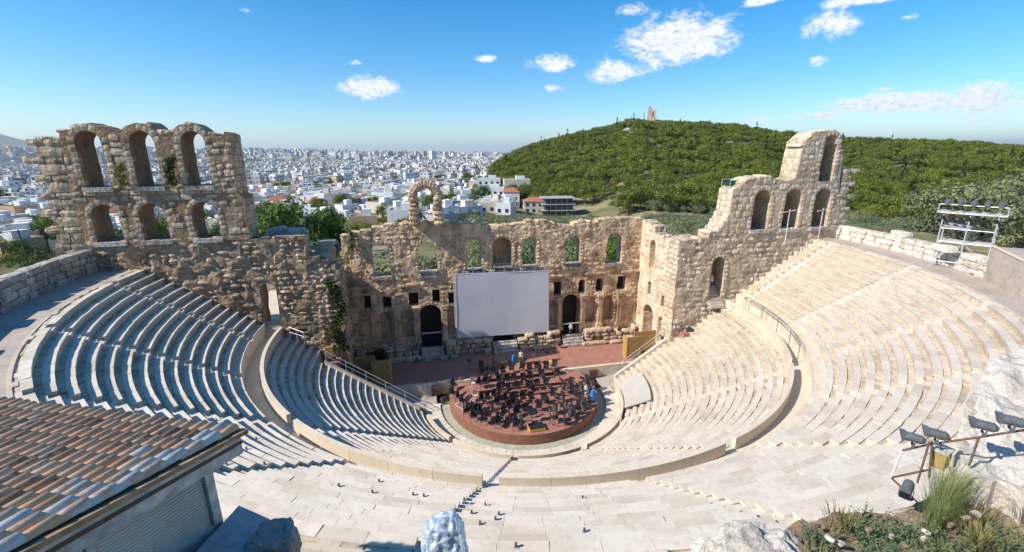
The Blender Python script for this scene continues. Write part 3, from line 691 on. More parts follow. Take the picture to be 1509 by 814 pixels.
# ---------------------------------------------------------------- masonry walls
def inpoly(px,py,poly):
    inside=np.zeros(len(px),bool); n=len(poly)
    for i in range(n):
        x0,y0=poly[i]; x1,y1=poly[(i+1)%n]
        if y0==y1: continue
        c=((y0>py)!=(y1>py))&(px<(x1-x0)*(py-y0)/(y1-y0)+x0); inside^=c
    return inside
STV={}
def stone_variants(mat,soft):
    key=(mat.name,soft)
    if key in STV: return STV[key]
    out=[]
    for v in range(9):
        q=random.Random(v*31+int(soft*100)); s=M(); idx={}; V=[]
        for i in range(3):
            for j in range(3):
                for k in range(3):
                    if i==j==k==1: continue
                    c=[i-1,j-1,k-1]; n=sum(abs(a) for a in c); f={1:1.,2:1-.35*soft,3:1-.6*soft}[n]
                    p=[a*.5*f+q.uniform(-.06,.06)*soft*1.2 for a in c]
                    if n==1: p=[a*(1+.12*soft) for a in p]
                    idx[i,j,k]=len(V); V.append(tuple(p))
        F=[]
        def face(fn,flip):
            for a in (0,1):
                for b in (0,1):
                    f=[idx[fn(a,b)],idx[fn(a+1,b)],idx[fn(a+1,b+1)],idx[fn(a,b+1)]]
                    F.append(tuple(f[::-1] if flip else f))
        face(lambda a,b:(a,b,0),True); face(lambda a,b:(a,b,2),False); face(lambda a,b:(a,0,b),False); face(lambda a,b:(a,2,b),True); face(lambda a,b:(0,a,b),True); face(lambda a,b:(2,a,b),False)
        s.add(V,F); out.append((s.mesh('stone',mat),np.array(V),F))
    STV[key]=out; return out
def arch(sc_,w_,z0,zt,round_=True,n=8):
    h=w_/2
    if not round_: return [(sc_-h,z0),(sc_+h,z0),(sc_+h,zt),(sc_-h,zt)]
    return [(sc_-h,z0),(sc_+h,z0)]+[(sc_+h*math.cos(PI*i/n),zt-h+h*math.sin(PI*i/n)) for i in range(n+1)]
class Wall:
    def __init__(s,name,label,O,u,T,outline,mat,core=None,cell=(.85,.5),soft=.6,prot=(.02,.14),seed=1,disp=.12,budget=290,cat='wall',back_stones=False,zmin=None,grid=.5,sj=0.,hue=None,group=None):
        s.O=Vector((*O,0)); s.u=Vector((*u,0)).normalized(); s.n=Vector((s.u.y,-s.u.x,0)); s.T=T; s.outline=outline; s.mat=mat; s.core=core or mat; s.cell=cell; s.soft=soft; s.prot=prot
        s.q=random.Random(seed); s.disp=disp; s.holes=[]; s.budget=budget; s.seed=seed; s.grid=grid; s.zmin=zmin; s.extra=[]; s.skip=[]
        s.t=thing(name,label,cat,tuple(s.O),group=group)
    def pos(s,a,t,z): return s.u*a+s.n*t+Vector((0,0,z))
    def hole(s,c,w_,z0,zt,rnd=True,depth=None,back=None,vous=0.,sill=0.,jamb=None,bname='niche_back'):
        p=arch(c,w_,z0,zt,rnd); s.holes.append((p,c,w_,z0,zt,rnd,depth,back,vous,sill,bname))
    def finish(s):
        q=s.q; ol=s.outline; xs=[p[0] for p in ol]; zs=[p[1] for p in ol]
        x0,x1,z0,z1=min(xs),max(xs),min(zs),max(zs)
        G=s.grid; gx=np.arange(x0+G*.5,x1,G); gz=np.arange(z0+G*.5,z1,G); X,Z=np.meshgrid(gx,gz); X=X.ravel()+np.array([q.uniform(-.2,.2)*G for _ in range(X.size)]); Z=Z.ravel()+np.array([q.uniform(-.2,.2)*G for _ in range(Z.size)])
        ok=inpoly(X,Z,ol)
        for h in s.holes: ok&=~inpoly(X,Z,h[0])
        V=[];E=[]
        def loop(pts):
            k=len(V); n=len(pts); out=[]
            for i in range(n):
                a,b=pts[i],pts[(i+1)%n]; L=math.hypot(b[0]-a[0],b[1]-a[1]); m=max(1,int(L/(G*1.3)))
                for j in range(m): out.append((a[0]+(b[0]-a[0])*j/m,a[1]+(b[1]-a[1])*j/m))
            V.extend(out); n=len(out); E.extend([(k+i,k+(i+1)%n) for i in range(n)])
        loop(ol)
        for h in s.holes: loop(h[0])
        # keep grid points off the borders
        B=np.array(V); P=np.stack([X[ok],Z[ok]],1)
        if len(P):
            d=np.min(np.hypot(P[:,None,0]-B[None,:,0],P[:,None,1]-B[None,:,1]),axis=1); P=P[d>G*.35]
        V2=[Vector(v) for v in V]+[Vector((float(a),float(b))) for a,b in P]
        vo,eo,fo,_,_,_=delaunay_2d_cdt(V2,E,[],0,1e-4)
        cx=np.array([sum(vo[i].x for i in f)/len(f) for f in fo]); cz=np.array([sum(vo[i].y for i in f)/len(f) for f in fo])
        keep=inpoly(cx,cz,ol)
        for h in s.holes: keep&=~inpoly(cx,cz,h[0])
        F=[f for f,k in zip(fo,keep) if k]; nv=len(vo); pts=[]
        for b in (0,1):
            for v in vo:
                p=s.pos(v.x,0,v.y)+s.O; n_=noise.noise(Vector((p.x*.9,p.y*.9+s.seed,p.z*.9)))+.5*noise.noise(Vector((p.x*2.3,p.y*2.3,p.z*2.3)))
                t=n_*s.disp if b==0 else -s.T-n_*s.disp
                pts.append(tuple(s.pos(v.x+.05*n_,t,v.y+.05*n_)))
        fs=[tuple(f) if (vo[f[1]]-vo[f[0]]).cross(vo[f[2]]-vo[f[0]])>0 else tuple(f[::-1]) for f in F]
        cnt={}
        for f in fs:
            for a,b in zip(f,f[1:]+f[:1]): cnt[(a,b)]=1
        allf=list(fs)+[tuple(i+nv for i in f[::-1]) for f in fs]
        for (a,b) in cnt:
            if (b,a) not in cnt: allf.append((b,a,a+nv,b+nv))
        mm=M(); mm.v=pts; mm.f=allf; mm.r=[0.]*len(allf); mm.build('wall_core',s.core,s.t)
        for p,c,w_,a,b,rnd_,depth,back,vous,sill,bname in s.holes:
            if depth is not None:
                m2=M(); k=len(p); Pn=[tuple(s.pos(x+(x-c)*.02,-depth,z)) for x,z in p]+[tuple(s.pos(x+(x-c)*.02,-depth-.3,z)) for x,z in p]
                m2.add(Pn,[tuple(range(k)),tuple(range(2*k-1,k-1,-1))]); m2.build(bname,back or s.core,s.t)
            if sill:
                m2=M(); C_=s.pos(c,-.12,a-.17); m2.box(C_,(w_+.35,.7,.34),math.atan2(s.u.y,s.u.x)); m2.build('window_sill',M_GREY,s.t)
        # stones
        var=stone_variants(s.mat,s.soft); L=[]; ang=math.atan2(s.u.y,s.u.x)
        for p,c,w_,a,b,rnd_,depth,back,vous,sill,bname in s.holes:
            if vous and rnd_:
                n=max(7,int(PI*w_/2/.38)); R_=w_/2+vous/2+.02
                for i in range(n):
                    th=PI*(i+.5)/n; L.append((c+R_*math.cos(th),b-w_/2+R_*math.sin(th),vous,PI*R_/n*.97,-(th),s.prot[1]*.6,.55))
            if vous:
                z=a+.2
                while z<b-(w_/2 if rnd_ else 0)-.2:
                    for sg in (-1,1): L.append((c+sg*(w_/2+.24+q.uniform(-.03,.05)),z+.2,.5,.43,0,s.prot[1]*.6,.55))
                    z+=.44
        blocked=[(x,z,max(w2,h2)*.62) for x,z,w2,h2,_,_,_ in L]
        cw,ch=s.cell; z=z0 if s.zmin is None else s.zmin; row=0
        while z<z1:
            h=ch*q.uniform(.8,1.25); x=x0+q.uniform(-cw,0)
            while x<x1:
                w_=cw*q.choice((.55,.8,1.,1.25,1.5))*q.uniform(.9,1.1); xc,zc=x+w_/2,z+h/2+q.uniform(-1,1)*s.disp*.3
                cor=[(xc+sx*w_*.44,zc+sz*h*.44) for sx in (-1,0,1) for sz in (-1,0,1)]
                px=np.array([a for a,b in cor]); pz=np.array([b for a,b in cor]); k=inpoly(px,pz,ol)
                for hh in s.holes: k&=~inpoly(px,pz,hh[0])
                if k.all() and not any(abs(xc-a)<r_*.9+w_*.35 and abs(zc-b)<r_*.9+h*.35 for a,b,r_ in blocked): L.append((xc,zc,w_*.965,h*.95,q.uniform(-1,1)*s.soft*.09,q.uniform(*s.prot),.5))
                elif k.sum()>=6 and not any(abs(xc-a)<r_ and abs(zc-b)<r_ for a,b,r_ in blocked):
                    xm=px[k].mean(); zm=pz[k].mean(); L.append((xm,zm,w_*.55,h*.7,q.uniform(-.1,.1),q.uniform(*s.prot),.5))
                x+=w_
            z+=h; row+=1
        # ragged crest stones
        for (ax,az_),(bx,bz) in zip(ol,ol[1:]+ol[:1]):
            if abs(bx-ax)>.3 and bx<ax and min(az_,bz)>z0+1:
                n=max(1,int(abs(bx-ax)/.7))
                for i in range(n):
                    if q.random()<.62:
                        f=(i+q.uniform(.3,.7))/n; L.append((ax+(bx-ax)*f,az_+(bz-az_)*f+q.uniform(-.12,.08),q.uniform(.6,1.1),q.uniform(.25,.45),-math.atan2(bz-az_,bx-ax)+q.uniform(-.1,.1) if abs(bz-az_)<abs(bx-ax)*1.2 else 0,.03,s.T*.95))
        L+=s.extra
        ends=[]
        for (ax,az_),(bx,bz) in zip(ol,ol[1:]+ol[:1]):
            if abs(bz-az_)>.8 and abs(bz-az_)>abs(bx-ax) and max(az_,bz)>z0+.8:
                sg=1 if bz>az_ else -1; n=max(1,int(abs(bz-az_)/(ch*.95)))
                for i in range(n):
                    f=(i+.5)/n; k=0
                    while k<s.T-.2:
                        w2=min(s.T-k,q.uniform(.7,1.1)); ends.append((ax+(bx-ax)*f-sg*.22+sg*q.uniform(0,.05),az_+(bz-az_)*f,.55,abs(bz-az_)/n*.97,-(k+w2/2),w2*.97)); k+=w2
        order=sorted(range(len(L)),key=lambda i:-L[i][2]*L[i][3]); big=set(order[:s.budget]); S=M(); RV=[];RF=[];RR=[];nvv=0
        for i,(x,zz,w_,h_,rot,pr,dep) in enumerate(L):
            me,vv,ff=var[q.randint(0,8)]
            loc=s.pos(x,pr-dep/2,zz)
            mt=Matrix.Translation(loc)@Matrix.Rotation(ang,4,'Z')@Matrix.Rotation(rot,4,'Y')@Matrix.Diagonal((w_,dep,h_,1))
            if i in big:
                o=bpy.data.objects.new('stone',me); col.objects.link(o); o.parent=s.t; o.matrix_local=mt
            else:
                A=np.array(mt); p=vv@A[:3,:3].T+A[:3,3]; RV.append(p); RF+= [tuple(k+nvv for k in f) for f in ff]; RR+=[q.random()]*len(ff); nvv+=len(vv)
        for (x,zz,w_,h_,t_,dep) in ends:
            me,vv,ff=var[q.randint(0,8)]
            mt=Matrix.Translation(s.pos(x,t_,zz))@Matrix.Rotation(ang,4,'Z')@Matrix.Diagonal((w_,dep,h_,1))
            A=np.array(mt); p=vv@A[:3,:3].T+A[:3,3]; RV.append(p); RF+= [tuple(k+nvv for k in f) for f in ff]; RR+=[q.random()]*len(ff); nvv+=len(vv)
        if RV:
            S.v=[tuple(p) for p in np.concatenate(RV)]; S.f=RF; S.r=RR; S.build('small_stones',s.mat,s.t,kind='stuff')
        return s.t
def jag(tab,step,amp,q):
    # ragged crest from left to right through (x,z) points, blocky steps
    out=[]; x=tab[0][0]
    while x<tab[-1][0]:
        z=interp(tab,x)+q.uniform(-amp,amp); w_=step*q.uniform(.6,1.5); x2=min(tab[-1][0],x+w_); out+=[(x,z),(x2-.02,z+q.uniform(-.1,.1))]; x=x2
    return out
q=random.Random(3)
def outline(tab_top,zb,step=.9,amp=.12,bottom=None):
    top=jag(tab_top,step,amp,q); xa,xb=top[0][0],top[-1][0]
    bot=bottom or [(xa,zb),(xb,zb)]
    return bot+top[::-1]
# stage wall (scaenae frons)
W=Wall('stage_wall','long ruined stage wall with arched windows and doors behind the orchestra','%s'%'' or (0,10.67),(1,0),1.5,
  outline([(-17.9,16.1),(-15,16.8),(-12.6,17.0),(-10.6,17.1),(-10.4,17.3),(-6.7,17.1),(-6.5,16.8),(-3.2,16.9),(-.8,16.2),(1.6,16.5),(4,16.9),(6.5,16.2),(10,16.4),(13.4,16.8),(17.9,16.6)],.6),M_FAC,cell=(.95,.6),soft=.6,prot=(-.02,.12),seed=2,disp=.15,grid=.42)
for c,w_ in ((-13.9,1.95),(-8.7,2.1),(-3.35,1.75),(3.25,1.8),(8.7,1.95),(14.1,2.1)): W.hole(c,w_,11.15,14.95,vous=.42,sill=1)
W.hole(0,2.35,11.15,15.05,depth=1.3,back=M_FAC,vous=.42,sill=1)
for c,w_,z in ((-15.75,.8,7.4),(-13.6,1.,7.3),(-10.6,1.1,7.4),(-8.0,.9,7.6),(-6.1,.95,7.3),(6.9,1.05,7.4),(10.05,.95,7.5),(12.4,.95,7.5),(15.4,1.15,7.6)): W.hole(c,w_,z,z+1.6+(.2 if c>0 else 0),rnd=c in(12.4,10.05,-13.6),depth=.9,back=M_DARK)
W.hole(-8.75,2.5,.8,7.4,depth=1.45,back=M_DARK,vous=.45,bname='doorway_shade_plate'); W.hole(8.65,2.5,.8,7.45,depth=1.45,back=M_DARK,vous=.45,bname='doorway_shade_plate'); W.hole(0,2.6,.8,5.6,rnd=False,depth=1.3,back=M_DARK,bname='doorway_shade_plate')  # plates close the doors and paint their unlit depth
for c in (-13.9,-11.5,-6.1,6.15,11.3,13.7): W.hole(c,1.35,3.5 if c!=13.7 else 3.6,6.95,depth=.55,back=M_FAC,vous=.3)
W.finish()
for c in (-15.3,-12.7,-10.4,-7.1,7.2,10.3,12.5,15.2):
    s=M(); s.box((c,-.16,3.1),(.85,.5,.5)); s.box((c,-.12,5.1),(.52,.4,3.6)); s.box((c,-.18,7.05),(.8,.5,.4)); s.build('pilaster',M_FAC,W.t)
# cornice ledge fragments
for a,b in ((-17.6,-15.8),(-12.3,-10.4),(-6.5,-4.6),(5.2,7),(10.4,12.6),(15.2,17.6)):
    s=M(); x=a
    while x<b: L_=rng.uniform(.5,.9); s.box((x+L_/2,-.1,10.0+rng.uniform(-.06,.06)),(L_*.95,.5,.24)); x+=L_
    s.build('cornice',M_FAC,W.t)
# balustrade-like shelves in the windows
for c,w_,l in ((-8.7,2.1,'second window from the left'),(-3.35,1.75,'third window from the left'),(0,2.35,'deep middle niche'),(3.25,1.8,'window right of the middle niche'),(8.7,1.95,'second window from the right')):
    t=thing('window_shelf','grey shelf with lamps in the %s of the stage wall'%l,'shelf',(c,10.55,11.55))
    s=M(); s.box((0,0,0),(w_*.95,.45,.16)); s.build('shelf_board',M_GREY,t)
    s=M()
    for i in (-1,1): s.box((i*w_*.4,0,-.3),(.08,.35,.5))
    s.build('bracket',M_DKMET,t)
    if c==0:
        for i in range(7): s=M(); s.box((-.95+i*.32,0,.28),(.16,.2,.3),.2); s.build('lamp',M_LAMP,t)
# small free-standing arch on the crest
def free_arch():
    t=thing('free_arch','small free-standing rubble arch rising above the crest of the stage wall','arch',(-8.6,10.4,16.9)); var=stone_variants(M_FAC,.5); qq=random.Random(9)
    for sx in (-1,1):
        z=0
        while z<2.9:
            h=qq.uniform(.4,.6)
            for k in range(2): o=ob('stone',var[qq.randint(0,8)][0],t,loc=(sx*1.32+qq.uniform(-.08,.08)+(k-.5)*.15,-.35+qq.uniform(-.1,.1)+k*.35,z+h/2),scale=(qq.uniform(.85,1.05),.95,h*1.2),rot=(0,qq.uniform(-.06,.06),qq.uniform(-.12,.12)))
            z+=h
    for i in range(17):
        th=PI*i/16; r=1.40
        for k in (0,1): ob('stone',var[qq.randint(0,8)][0],t,loc=(r*math.cos(th)*1.02,-.35+k*.4,2.95+1.5*math.sin(th)),scale=(.95,.95,.62),rot=(0,-th,qq.uniform(-.1,.1)))
    for k in range(7): ob('stone',var[k][0],t,loc=((k-3)*.33,-.2,4.75-abs(k-3)*.12),scale=(.6,.8,.3),rot=(0,qq.uniform(-.1,.1),0))
free_arch()
# returns of the stage recess
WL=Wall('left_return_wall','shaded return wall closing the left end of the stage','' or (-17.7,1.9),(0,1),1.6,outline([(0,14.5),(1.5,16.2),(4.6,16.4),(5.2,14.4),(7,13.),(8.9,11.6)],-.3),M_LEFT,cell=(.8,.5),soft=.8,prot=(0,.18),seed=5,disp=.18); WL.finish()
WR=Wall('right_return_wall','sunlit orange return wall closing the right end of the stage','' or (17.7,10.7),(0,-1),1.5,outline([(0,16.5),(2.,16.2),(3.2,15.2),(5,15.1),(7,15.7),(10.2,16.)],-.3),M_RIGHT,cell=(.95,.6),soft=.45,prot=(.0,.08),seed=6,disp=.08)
WR.hole(3.0,1.25,11.0,14.5,depth=1.,back=M_RIGHT,vous=.3); WR.hole(2.9,.8,7.6,9.4,depth=.6,back=M_BRICK); WR.hole(3.1,2.4,1.,6.4,depth=1.4,back=M_BRICK,vous=.4); WR.hole(6.1,1.3,2.6,5.9,depth=.5,back=M_RIGHT,vous=.3); WR.hole(6.2,.8,7.2,8.6,depth=.5,back=M_BRICK)
WR.finish()
# left front wall (analemma) with the door, below and right of the tower
ZB=5
WA=Wall('left_front_wall','rough brown rubble wall with a doorway left of the stage','' or (-36.2,1.9),(1,0),1.9,
  [(0,14.5),(4.5,14.),(12,8.4),(19.,2.),(19.,-.3)]+[(19.3,-.3)]+jag([(13.1,17.6),(16.4,17.5),(16.5,15.7),(18.1,15.2),(19.3,14.3)],.8,.15,q)[::-1]+[(13.0,17.5),(0,17.5)],M_LEFT,cell=(.75,.5),soft=.75,prot=(-.05,.17),seed=8,disp=.24,grid=.4)
WA.hole(13.1,1.35,8.5,13.5,vous=.0); WA.finish()
# crest parapet behind it
W2=Wall('dark_crest_wall','low dark weathered wall on the crest between tower and gap','' or (-23.2,3.9),(1,0),1.2,outline([(0,17.9),(3.4,17.8)],14.,1.2,.05),M_GREY,cell=(1.1,.5),soft=.25,seed=9,disp=.05); W2.finish()
# left tower
def tower(name,label,O,top,holesU,holesL,mat,seed,grid=.45,zb=17.3,sj=None):
    w_=Wall(name,label,O,(1,0),2.3,outline(top,zb,1.1,.1),mat,core=mat,cell=(.9,.55),soft=.5,prot=(.0,.1),seed=seed,disp=.12,grid=grid,cat='ruined wall')
    return w_
TX=-36.1
WT=Wall('arched_tower_wall','tall ruined wall with two storeys of arches rising at the left','' or (TX,1.9),(1,0),2.3,
  [(0,17.5),(12.2,17.5)]+[(12.25,21),(11.9,21.4),(11.95,26.2),(11.6,26.4),(11.4,26.),(11.1,26.)]+[(10.1,26.35),(9.6,26.8),(9.0,27.05),(8.4,26.85),(7.9,26.4),(7.35,26.3),(6.6,26.6),(6.1,27.),(5.4,27.05),(4.7,26.8),(4.1,26.4),(3.5,26.4),(2.9,26.75),(2.2,27.),(1.3,26.8),(.8,26.5),(.2,26.5),(.1,25.8),(-.1,21.)],
  M_TOW,core=M_BRICK,cell=(1.05,.55),soft=.2,prot=(.02,.07),seed=12,disp=.05,cat='ruined wall')
for c in (1.9,5.55,9.15): WT.hole(c,1.75,22.15,26.45,vous=.5,sill=1)
for c in (1.85,5.2,9.05): WT.hole(c,1.95,17.75,20.8,vous=.42,sill=1)
WT.finish()
# toothed side of the left tower
def teeth(name,label,x,y,side,z0,z1,mat,w0,w1,pal):
    t=thing(name,label,'ruined wall',(x,y,0)); qq=random.Random(int(z1)); var=stone_variants(mat,.2); z=z0; k=0
    while z<z1:
        h=.5 if k%2 else .85; L_=(w1 if k%2 else w0)*qq.uniform(.85,1.05)
        n=max(1,round(L_/1.2)); 
        for i in range(n):
            for j in range(2): ob('stone',var[qq.randint(0,8)][0],t,loc=(side*(i+.5)*L_/n,.6+j*1.15,z+h/2),scale=(L_/n*1.0,1.2,h*1.02),rot=(0,0,qq.uniform(-.03,.03)))
        z+=h; k+=1
    s=M(); s.box((side*w0*.46,1.3,(z0+z1)/2),(w0*.92,2.,z1-z0-.2)); s.build('wall_core',mat,t)
teeth('toothed_pier','stepped pier of projecting grey blocks on the left flank of the arched tower',-36.1,1.9,-1,16.4,25.7,M_TOW,1.9,2.55,0)
teeth('toothed_pier','pale pier with zigzag projecting blocks on the right flank of the right arched wall',35.0,.3,1,16.,22.4,M_RIGHT,1.3,2.1,0)
# right front wall with door
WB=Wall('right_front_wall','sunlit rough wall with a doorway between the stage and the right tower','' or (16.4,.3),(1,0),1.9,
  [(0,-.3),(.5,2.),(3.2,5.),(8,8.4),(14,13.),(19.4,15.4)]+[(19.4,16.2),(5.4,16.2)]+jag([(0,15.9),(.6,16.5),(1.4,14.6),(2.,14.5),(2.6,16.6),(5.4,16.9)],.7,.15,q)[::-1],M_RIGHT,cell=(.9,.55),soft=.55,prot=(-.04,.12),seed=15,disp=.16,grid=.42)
WB.hole(4.9,1.6,9.3,13.9,depth=1.75,back=M_BRICK,vous=.35); WB.finish()
WC=Wall('right_arched_wall','pale ruined wall with three dark arches and a tall broken upper pier at the right','' or (20.8,.3),(1,0),2.3,
  [(-.2,16.2),(15,16.2)]+[(14.5,19.),(13.9,21.5),(13.8,23.8),(13.3,25.2),(12.9,26.3),(11.9,26.6),(9.9,26.5),(8.9,25.7),(8.6,24.6),(8.4,21.9),(7.4,21.6),(5.8,21.9),(4.4,22.1),(2.9,21.9),(2.,21.3),(1.2,20.9),(1.1,18.5)],
  M_RIGHT,core=M_RIGHT,cell=(1.1,.62),soft=.25,prot=(.02,.08),seed=18,disp=.05,cat='ruined wall')
for c in (4.77,8.5,12.2): WC.hole(c,2.0,16.62,20.8,depth=1.9,back=M_BRICK,vous=.42,sill=1)
WC.hole(12.05,1.7,21.5,26.2,depth=1.7,back=M_BRICK,vous=.45); WC.finish()
# rim walls of big pale blocks
def rim(name,label,a0,a1,r,z0,h,mat,seed,h2=None):
    t=thing(name,label,'wall'); qq=random.Random(seed); var=stone_variants(mat,.2); s=M(); s.ring(r+.15,r+1.,z0-.6,z0+h-.12,R(a0),R(a1),40); s.build('wall_core',mat,t)
    z=z0; k=0
    while z<z0+h-.1:
        hh=qq.uniform(.42,.56); L_=R(a1-a0)*r; x=qq.uniform(-.5,0)
        while x<L_:
            w_=qq.uniform(.8,2.1); am=R(a0)+(x+w_/2)/r
            if not(z+hh>z0+h-.3 and qq.random()<.15): ob('stone',var[qq.randint(0,8)][0],t,loc=((r+.35+qq.uniform(-.05,.05))*math.sin(am),-(r+.35)*math.cos(am),z+hh/2),scale=(w_*.98,.9,hh*1.0),rot=(0,qq.uniform(-.03,.03),am))
            x+=w_
        z+=hh; k+=1
rim('left_rim_wall','rough shaded block wall behind the upper path on the left',-94,-62,35.8,15.3,1.75,M_GREY,3)
rim('right_rim_wall','sunlit low wall of large pale blocks behind the upper path on the right',58,94,35.6,15.3,1.5,M_ROCK,4)
t=thing('loose_blocks','two long pale blocks lying on the right rim wall','stone blocks',(35.5,-6.5,16.8))
for i,(x,y,w_) in enumerate(((0,0,1.9),(-3.2,-6.,1.6))): ob('stone',stone_variants(M_ROCK,.15)[i][0],t,loc=(x,y,.15),scale=(w_,.9,.5),rot=(0,0,1.2))

# ---------------------------------------------------------------- stage
s=M(); s.box((0,6.95,.85),(35.2,7.4,.9)); s.build('stage_floor',M_STAGE,kind='structure')
s=M(); s.box((0,12.,.6),(34.8,2.4,.5)); s.build('backstage_floor',M_PATH,kind='structure')
t=thing('stage_edge_wall','low beige block wall along the front edge of the stage','wall')
x=-17.4
while x<17.4:
    L_=rng.uniform(1.5,2.3); s=M(); s.box((x+L_/2,3.1,.64),(L_-.02,.36,1.34+rng.uniform(-.02,.02))); s.build('front_block',M_PARA,t); x+=L_
for sx,l in ((-8.7,'left'),(8.75,'right')):
    s=M(); s.box((sx,2.75,.55),(.95,.35,.95)); s.build('stage_hatch',M_RUST,label='dark brown square hatch cover in the stage front at the %s of the platform'%l,cat='hatch')
# paved ground beside the platform
s=M(); s.box((-13.5,1.6,-.06),(9.5,2.9,.14)); s.box((13.8,1.8,-.06),(9.5,2.5,.14)); s.build('side_paving',M_PATH,kind='structure')
# plinth under the stage wall
t=thing('stage_plinth','low weathered stone plinth with broken blocks along the foot of the stage wall','plinth')
qq=random.Random(4); var=stone_variants(M_TOW,.28)
for a,b,y0,h in ((-17.4,-10.3,9.9,1.35),(-7.2,-1.6,9.75,1.5),(1.6,7.1,9.8,1.4),(10.3,17.4,9.9,1.3)):
    z=1.3
    while z<1.3+h:
        hh=qq.uniform(.4,.6); x=a
        while x<b-.2:
            w_=min(b-x,qq.uniform(.6,1.4))
            if not (z>2.1 and qq.random()<.25): ob('stone',var[qq.randint(0,8)][0],t,loc=(x+w_/2,y0+qq.uniform(-.12,.1)+.2,z+hh/2),scale=(w_*.98,1.3,hh*1.02),rot=(0,0,qq.uniform(-.05,.05)))
            x+=w_
        z+=hh
t=thing('fallen_blocks','long pale fallen blocks lying on the stage in front of the plinth','stone blocks',(0,0,1.3))
for x,y,w_,d_,h in ((4.6,8.7,3.0,.7,.4),(11.2,8.6,3.4,.8,.4),(14.,8.5,1.5,.8,.35),(-2.3,8.6,.9,.8,.7),(2.2,8.8,.9,.8,.6),(-6.9,8.5,2.2,.7,.35),(15.8,8.6,1.3,1.,.7),(-11.9,8.9,3.6,.7,.5)): ob('stone',var[int(x)%9][0],t,loc=(x,y,h/2),scale=(w_,d_,h))
for c,w_,z,l in ((-8.75,2.6,1.3,'left'),(0,3.0,1.3,'middle'),(8.65,2.6,1.3,'right')):
    t=thing('door_steps','short flight of grey steps up to the %s stage door'%l,'steps')
    for i in range(4): s=M(); s.box((c,8.75+i*.42,z+.12+i*.24),(w_,.46,.25)); s.build('step',M_GREY,t)
s=M(); s.box((-8.75,10.3,4.0),(2.3,.12,.12)); s.build('door_bar',M_WHITEW,label='pale horizontal bar across the left stage doorway',cat='bar')
s=M(); s.box((8.65,10.3,3.7),(2.3,.12,.1)); s.build('door_bar',M_WHITEW,label='pale horizontal bar across the right stage doorway',cat='bar')
# projection screen
t=thing('projection_screen','large pale grey projection screen standing in front of the stage wall','screen',(0,9.9,0))
g_=[(-5.7,11.1),(5.43,10.85),(5.55,3.05),(-5.76,3.2)]; mm=M(); n=14
for i in range(n+1):
    for j in range(n+1):
        u,v=i/n,j/n; x=(g_[0][0]*(1-u)+g_[1][0]*u)*(1-v)+(g_[3][0]*(1-u)+g_[2][0]*u)*v; z=(g_[0][1]*(1-u)+g_[1][1]*u)*(1-v)+(g_[3][1]*(1-u)+g_[2][1]*u)*v
        mm.v.append((x,-.02+.05*noise.noise(Vector((u*3,v*2.2,.5))),z))
for i in range(n):
    for j in range(n): k=i*(n+1)+j; mm.f.append((k,k+1,k+n+2,k+n+1)[::-1]); mm.r.append(0)
mm.build('screen_cloth',M_SCREEN,t,True)
for a,b in ((0,1),(1,2),(2,3),(3,0)):
    s=M(); p,q_=g_[a],g_[b]; s.tube((p[0],.04,p[1]),(q_[0],.04,q_[1]),.09,6); s.build('frame_bar',M_GALV,t)
for x in (-5.9,-5.5,5.6):
    s=M(); s.tube((x,.2,1.3),(x,.2,11.),.06,5); s.build('frame_post',M_GALV,t)
s=M()
for i in range(9): s.tube((-5+i*1.25,.1,11.05),(-5+i*1.25+.3,.6,11.5),.02,4)
s.build('stay_rope',M_GALV,t)
# plywood panels at the stage ends
for sx,l in ((-1,'left'),(1,'right')):
    t=thing('plywood_screen','tall ochre plywood screen standing at the %s end of the stage'%l,'panel',(sx*14.2,4.,1.3))
    s=M(); s.box((0,0,1.35),(1.9,.12,2.7)); s.build('front_panel',M_WOOD,t)
    s=M(); s.box((-sx*.95,.45,1.35),(.1,.9,2.7)); s.build('side_panel',M_WOOD,t)
    s=M(); s.box((sx*2.1,1.4,1.35),(2.9,.1,2.6)); s.build('rear_panel',M_WOOD,t)
    s=M(); s.box((-sx*.9,.0,1.37),(.12,.16,2.76)); s.build('edge_post',M_YEL,t)
# small red platforms with black lamps at the wing corners
for sx,l in ((-1,'left'),(1,'right')):
    t=thing('lamp_platform','small red-brown platform with ochre box and lamp above the lower rows, %s side'%l,'platform',(sx*18.3,1.2 if sx<0 else .2,5.6))
    s=M(); s.box((0,0,0),(1.6,1.3,.5)); s.build('deck',M_STAGE,t)
    s=M(); s.box((-sx*-.2,.55,.8),(.7,.5,1.2)); s.build('box',M_WOOD,t)
    s=M(); s.tube((-.2,-.2,.35),(.35,-.3,.6),.22,8); s.build('lamp',M_BLACK,t)
# lighting stands with black lamps beside the plywood screens
for sx,l in ((-1,'left'),(1,'right')):
    t=thing('light_tower','grey tripod frame with dark lamps behind the %s railing'%l,'lighting stand',(sx*16.7,1.6,1.3))
    for a,b in (((-.5,-.4,0),(0,0,3.2)),((.5,-.4,0),(0,0,3.2)),((0,.5,0),(0,0,3.2)),((-.6,0,3.2),(.6,0,3.2))): s=M(); s.tube(a,b,.04,5); s.build('leg' if a[2]==0 else 'crossbar',M_GALV,t)
    for i in (-1,0,1): s=M(); s.tube((i*.45,-.15,3.35),(i*.45,.3,3.5),.17,8,.13); s.build('lamp',M_BLACK,t)
